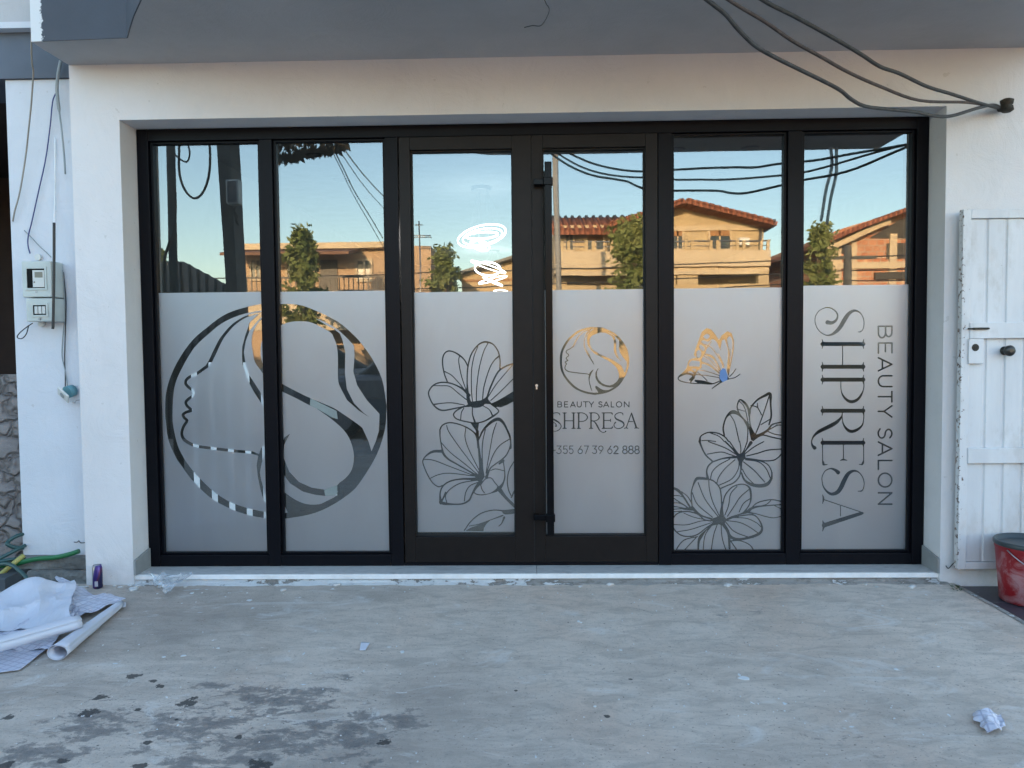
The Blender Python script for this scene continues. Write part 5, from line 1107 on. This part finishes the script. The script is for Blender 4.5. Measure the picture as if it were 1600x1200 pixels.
# --- poles, cabinet, hanging cables on the left
M['conc'] = plain('grey_concrete_pole', (.085, .09, .09), .85); D8 = 8.0; y8 = Yr(D8)
x = P(268, 300, D8).x; m = MB(); m.tube([(x, y8, -.03), (x, y8, 3.1), (x, y8, 6.2)], [.05, .043, .038], 12); tag(m.build('utility_pole', M['conc']), 'thin dark pole mirrored near the left edge of the leftmost window', 'pole')
def PX(u, v): q = P(u, v, D8); return (q.x, q.z)
q0, q1, q2, q3 = PX(343, 0), PX(310, -60), PX(376, 748), PX(392, 748)
m = MB(); m.slabxz([PX(375, 752), PX(386, 752), PX(359, 225), PX(346, -60), PX(318, -60)], y8-.28, y8); bp = m.build('concrete_post', M['conc']); tag(bp, 'broad leaning dark concrete post mirrored in the leftmost window', 'post')
a_, b_ = P(362, 284, D8), P(380, 322, D8)
cab = thing('wall_cabinet', 'grey cable cabinet fixed on the dark concrete post', 'cabinet'); m = MB(); m.box(a_.x-.02, b_.x, y8+.002, y8+.12, b_.z, a_.z); m.build('housing', M['plastic'], cab, .012)
m = MB(); m.box(a_.x+.0, b_.x-.02, y8+.121, y8+.126, b_.z+.02, a_.z-.02); m.build('cabinet_door', M['grey'], cab)
def rcab(name, pts, rad, lab, mat='blackc', grp_=None):
    m = MB(); m.tube([Vector(q) for q in crom([tuple(P(*p)) for p in pts], 6)], rad, 6); return tag(m.build(name, M[mat]), lab, 'cable', grp_)
rcab('hanging_cable', [(279,225,7.8),(279,262,7.8),(283,285,7.8),(292,302,7.8),(304,310,7.8),(316,302,7.8),(325,280,7.8),(328,250,7.8),(327,215,7.8),(326,150,7.8)], .012, 'black cable hanging in a deep loop between the mirrored pole and post')
rcab('hanging_cable', [(262,220,7.8),(270,238,7.8),(283,250,7.8),(292,252,7.8),(296,240,7.8),(293,222,7.8),(288,180,7.8)], .009, 'short cable loop near the top of the thin mirrored pole')
rcab('hanging_cable', [(273,300,7.9),(274,335,7.9),(271,360,7.9),(263,385,7.9),(256,415,7.9),(256,470,7.9),(256,560,7.9)], .014, 'dark cable bundle bending away down the thin mirrored pole')
rcab('hanging_cable', [(370,322,7.85),(366,330,7.85),(372,338,7.85),(369,345,7.85),(374,352,7.85),(368,340,7.85),(365,326,7.85)], .011, 'tangle of black cable under the grey cabinet')
for i, (p_, q_, l_) in enumerate((((512,224),(606,398),'leftmost'), ((516,224),(598,372),'second'), ((522,224),(607,336),'third'), ((530,224),(612,320),'rightmost'))):
    rcab('sky_wire', [(p_[0]-(q_[0]-p_[0])*.8, p_[1]-(q_[1]-p_[1])*.8, 9), (p_[0], p_[1], 10), ((p_[0]+q_[0])/2-2, (p_[1]+q_[1])/2+2, 13), (q_[0], q_[1], 17)], .010 if i % 2 else .007, '%s of the four thin wires slanting across the sky in the second window' % l_, 'greyc', 'slanting wires in the second window')
pc_ = thing('street_pole', 'grey concrete utility pole in front of the brick house mirrored in the rightmost window', 'pole'); q = P(1325, 383, 20)
MB().tube([(q.x, q.y, -.03), (q.x, q.y, q.z)], [.13, .09], 12).build('shaft', M['conc'], pc_); m = MB(); m.box(q.x-.7, q.x+.7, q.y-.04, q.y+.04, q.z-.35, q.z-.27); m.build('crossarm', M['conc'], pc_)
for dz, l_ in ((0, 'upper'), (.55, 'middle'), (1.0, 'lower')):
    m = MB(); A = Vector((-26, q.y-1, q.z-.2-dz)); B = Vector((q.x, q.y, q.z-.3-dz*.6)); E = Vector((26, q.y+.5, q.z-.1-dz))
    pts = [A.lerp(B, k/16)+Vector((0, 0, -.35*math.sin(math.pi*k/16))) for k in range(17)]+[E]
    m.tube(pts, .016, 5); tag(m.build('street_wire', M['blackc']), '%s wire strung along the far side of the street' % l_, 'cable', 'street wires')
q = P(655, 345, 21); an = thing('roof_antenna', 'television antenna mast mirrored above the orange house in the left door', 'antenna')
MB().tube([(q.x, q.y, P(655, 600, 21).z), (q.x, q.y, q.z)], .022, 6).build('mast', M['steel'], an); m = MB()
for dv, w_ in ((6, .12), (26, .35), (23, .32)):
    z = P(655, 345+dv, 21).z; m.tube([(q.x-w_, q.y, z), (q.x+w_, q.y, z)], .014, 5)
for k in range(5):
    z = P(655, 371, 21).z; xx = q.x-.3+k*.15; m.tube([(xx, q.y-.16, z), (xx, q.y+.16, z)], .009, 4)
m.build('antenna_bars', M['steel'], an)
rcab('hanging_cable', [(1297,226,6.4),(1300,250,6.5),(1298,270,6.6),(1290,300,6.8),(1283,345,7.0)], .013, 'left of two pale cables hanging from the canopy edge in the rightmost window', 'whitec')
rcab('hanging_cable', [(1307,226,6.4),(1307,255,6.5),(1306,275,6.6),(1298,310,6.8),(1292,350,7.0)], .013, 'right of two pale cables hanging from the canopy edge in the rightmost window', 'whitec')
pl_ = thing('ghost_pole', 'slender grey shaft imitating a ghost reflection beside the door handle', 'pole'); qa, qb = P(866, 245, 17), P(878, 600, 17); m = MB(); m.tube([(qb.x, qa.y, -.03), (qa.x, qa.y, qa.z+.8)], [.06, .07], 10); m.build('shaft', plain('ghost_pole_grey', (.24, .25, .26), .6), pl_)  # solid shaft added to imitate a ghost reflection in the glass
# --- trees
def leafm(name, c1, c2):
    t = NT(name); oi = t.n('ShaderNodeObjectInfo'); c_ = t.ramp(t.noise(1.8, 4, .6), [(.3, c1), (.7, c2)])
    d = t.n('ShaderNodeBsdfDiffuse'); t.l(c_, d.inputs[0]); tl = t.n('ShaderNodeBsdfTranslucent'); t.l(c_, tl.inputs[0])
    mx = t.n('ShaderNodeMixShader', i_0=.3); t.l(d.outputs[0], mx.inputs[1]); t.l(tl.outputs[0], mx.inputs[2]); t.l(mx.outputs[0], t.out.inputs[0]); return t.m
M['leaf'] = leafm('tree_foliage', (.12, .17, .05), (.30, .33, .14)); M['bark'] = plain('tree_bark', (.10, .075, .05), .9)
def tree(u0, u1, v0, v1, D, n, seed, label, leaf=.16):
    random.seed(seed); a_, b_ = P(u0, v0, D), P(u1, v1, D); cx = (a_.x+b_.x)/2; rx = abs(b_.x-a_.x)/2; zt = a_.z; zb = min(b_.z, 2.0); cy = Yr(D)
    t0 = thing('street_tree', label, 'tree', group='street trees opposite the salon')
    H = zt-zb; cl = []
    for k in range(58):
        f = random.random()**.85; z = zb+H*f*.93; w_ = rx*(1.0 if f < .5 else 1.0-(f-.5)*1.15)*random.uniform(.6, 1.2); a = random.uniform(0, 6.28); r_ = w_*math.sqrt(random.random())*.85
        cl.append((Vector((cx+r_*math.cos(a), cy+r_*math.sin(a), z)), random.uniform(.16, .34)*rx))
    m = MB()
    def lf(p, nn, L):
        t1 = nn.orthogonal().normalized(); t1 = Matrix.Rotation(random.uniform(0, 6.28), 3, nn) @ t1; t2 = nn.cross(t1); W = L*.24
        m.add([p-t1*L*.5, p+t2*W-t1*L*.05, p+t1*L*.5, p-t2*W-t1*L*.05], [(0, 1, 2, 3)])
    G3 = lambda s_: Vector((random.gauss(0, s_), random.gauss(0, s_), random.gauss(0, s_)))
    for k in range(int(n*.45)):
        c_, r_ = random.choice(cl); d = G3(1).normalized()*r_*random.uniform(.2, 1.25)
        lf(c_+d, (d.normalized()+G3(1.0)+Vector((0, 0, .5))).normalized(), leaf*random.uniform(.8, 1.5))
    for k in range(90):
        c_, r_ = random.choice(cl); d = (G3(.7)+Vector((0, 0, .55))+(c_-Vector((cx, cy, zb+H*.4))).normalized()*.8).normalized(); Ls = rx*random.uniform(.3, .6)
        for q in range(9): lf(c_+d*Ls*(q/8+.2)+G3(.035), G3(1).normalized(), leaf*random.uniform(.7, 1.2))
    m.build('crown', M['leaf'], t0)
    m = MB(); m.tube([(cx, cy, -.03), (cx+.04, cy, zb*.6), (cx, cy, zb+H*.3), (cx-.05, cy, zb+H*.75)], [.11, .09, .06, .02], 8)
    for c_, r_ in cl[:12]: m.tube([(cx, cy, max(zb*.8, c_.z-.9)), tuple(c_)], [.035, .01], 5, False)
    m.build('trunk', M['bark'], t0)
tree(438, 506, 358, 470, 18, 4200, 1, 'leafy tree mirrored in the second window before the orange house')
tree(672, 726, 385, 470, 19, 3600, 2, 'rounded tree mirrored in the left door beside the antenna')
tree(942, 1040, 345, 470, 20, 5200, 3, 'tree mirrored in the right door in front of the gable house')
tree(1248, 1312, 348, 470, 19, 4600, 4, 'slim tree mirrored in the rightmost window by the brick house')
tree(226, 262, 372, 470, 16, 1500, 5, 'small tree behind the ribbed fence mirrored at the far left')
# leafy fringe hanging in the top of the second window (vine on the wires near the canopy)
random.seed(9); m = MB()
for k in range(1300):
    u = random.uniform(420, 540); lim = 246-(u-430)*.19 if u > 430 else 248; v = random.uniform(150, lim) if random.random() < .8 else lim+random.uniform(-6, 4)
    p = Vector(P(u, v, 9.5+random.uniform(-.5, .5))); L = random.uniform(.06, .13); t1 = Vector((random.gauss(0,.5), random.gauss(0,.5), -1)).normalized(); t2 = t1.orthogonal().normalized()*L*.35
    m.add([p, p+t1*L*.5+t2, p+t1*L, p+t1*L*.5-t2], [(0, 1, 2, 3)])
tag(m.build('hanging_vine', plain('dark_vine_leaves', (.03, .03, .028), .9)), 'dark leafy vine hanging into the top left of the second window', 'plant')  # one very dark leaf colour for the whole vine
# --- parked car in the road, mirrored through the cut-outs
def car(cx, cy, paint, label):
    t0 = thing('parked_car', label, 'car'); L = 4.1
    prof = [(-2.05,.35),(-2.0,.75),(-1.9,.92),(-1.15,1.0),(-.55,1.40),(.55,1.45),(1.35,1.05),(1.95,.95),(2.05,.6),(2.05,.32)]
    body = [(-2.05,.32),(-2.06,.72),(-1.9,.90),(-1.1,.98),(1.5,1.0),(1.97,.93),(2.06,.6),(2.05,.32),(1.65,.22),(-1.65,.22)]
    m = MB(); m.slabxz([(cx+x, z) for x, z in reversed(body)], cy-.84, cy+.84); m.build('body', paint, t0, .09)
    gh_ = [(-1.05,.96),(-.50,1.38),(.55,1.43),(1.35,.97)]
    m = MB(); m.slabxz([(cx+x, z) for x, z in reversed(gh_)], cy-.70, cy+.70); m.build('window', M['pane'], t0, .05)
    m = MB(); m.slabxz([(cx+x, z) for x, z in reversed([(-.52,1.385),(.57,1.435),(.60,1.475),(-.50,1.43)])], cy-.68, cy+.68); m.build('roof', paint, t0, .02)
    for sx in (-1.25, 1.25):
        for sy in (-.86, .66):
            w_ = MB().tube([(cx+sx, cy+sy, .31), (cx+sx, cy+sy+.2, .31)], .31, 24).build('wheel', M['gasket'], t0, .02)
            MB().tube([(cx+sx, cy+sy-.01, .31), (cx+sx, cy+sy+.21, .31)], .19, 20).build('rim', M['steel'], w_)
    for sy in (-.62, .45):
        m = MB(); m.box(cx-2.07, cx-1.98, cy+sy, cy+sy+.2, .66, .80); m.build('headlight', M['white'], t0, .02)
    return t0
M['carw'] = plain('pale_car_paint', (.22, .24, .26), .3, 0, .03); M['carg'] = plain('grey_car_paint', (.13, .15, .18), .3, .2, .03)
car(-4.6, Yr(16.5), M['carw'], 'pale parked car mirrored through the round emblem'); car(-1.65, Yr(12.5), M['carg'], 'dark grey parked car mirrored through the door flowers'); car(4.45, Yr(12.5), plain('black_car_paint', (.02, .022, .026), .25, .1, .03), 'black parked car added to darken the view mirrored through the blossoms right of the door')  # black car is added so the lower cut-outs mirror something dark

m = MB(); xg = P(1236, 470, 14).x; m.box(xg, xg+9, Yr(14)-.2, Yr(14), -.03, P(1300, 482, 14).z); tag(m.build('shade_wall', plain('shade_wall_grey', (.48, .48, .47), .9)), 'grey wall added to imitate the shaded house foot behind the sideways lettering', 'wall')  # added wall; its grey imitates shade on the brick house's lower part
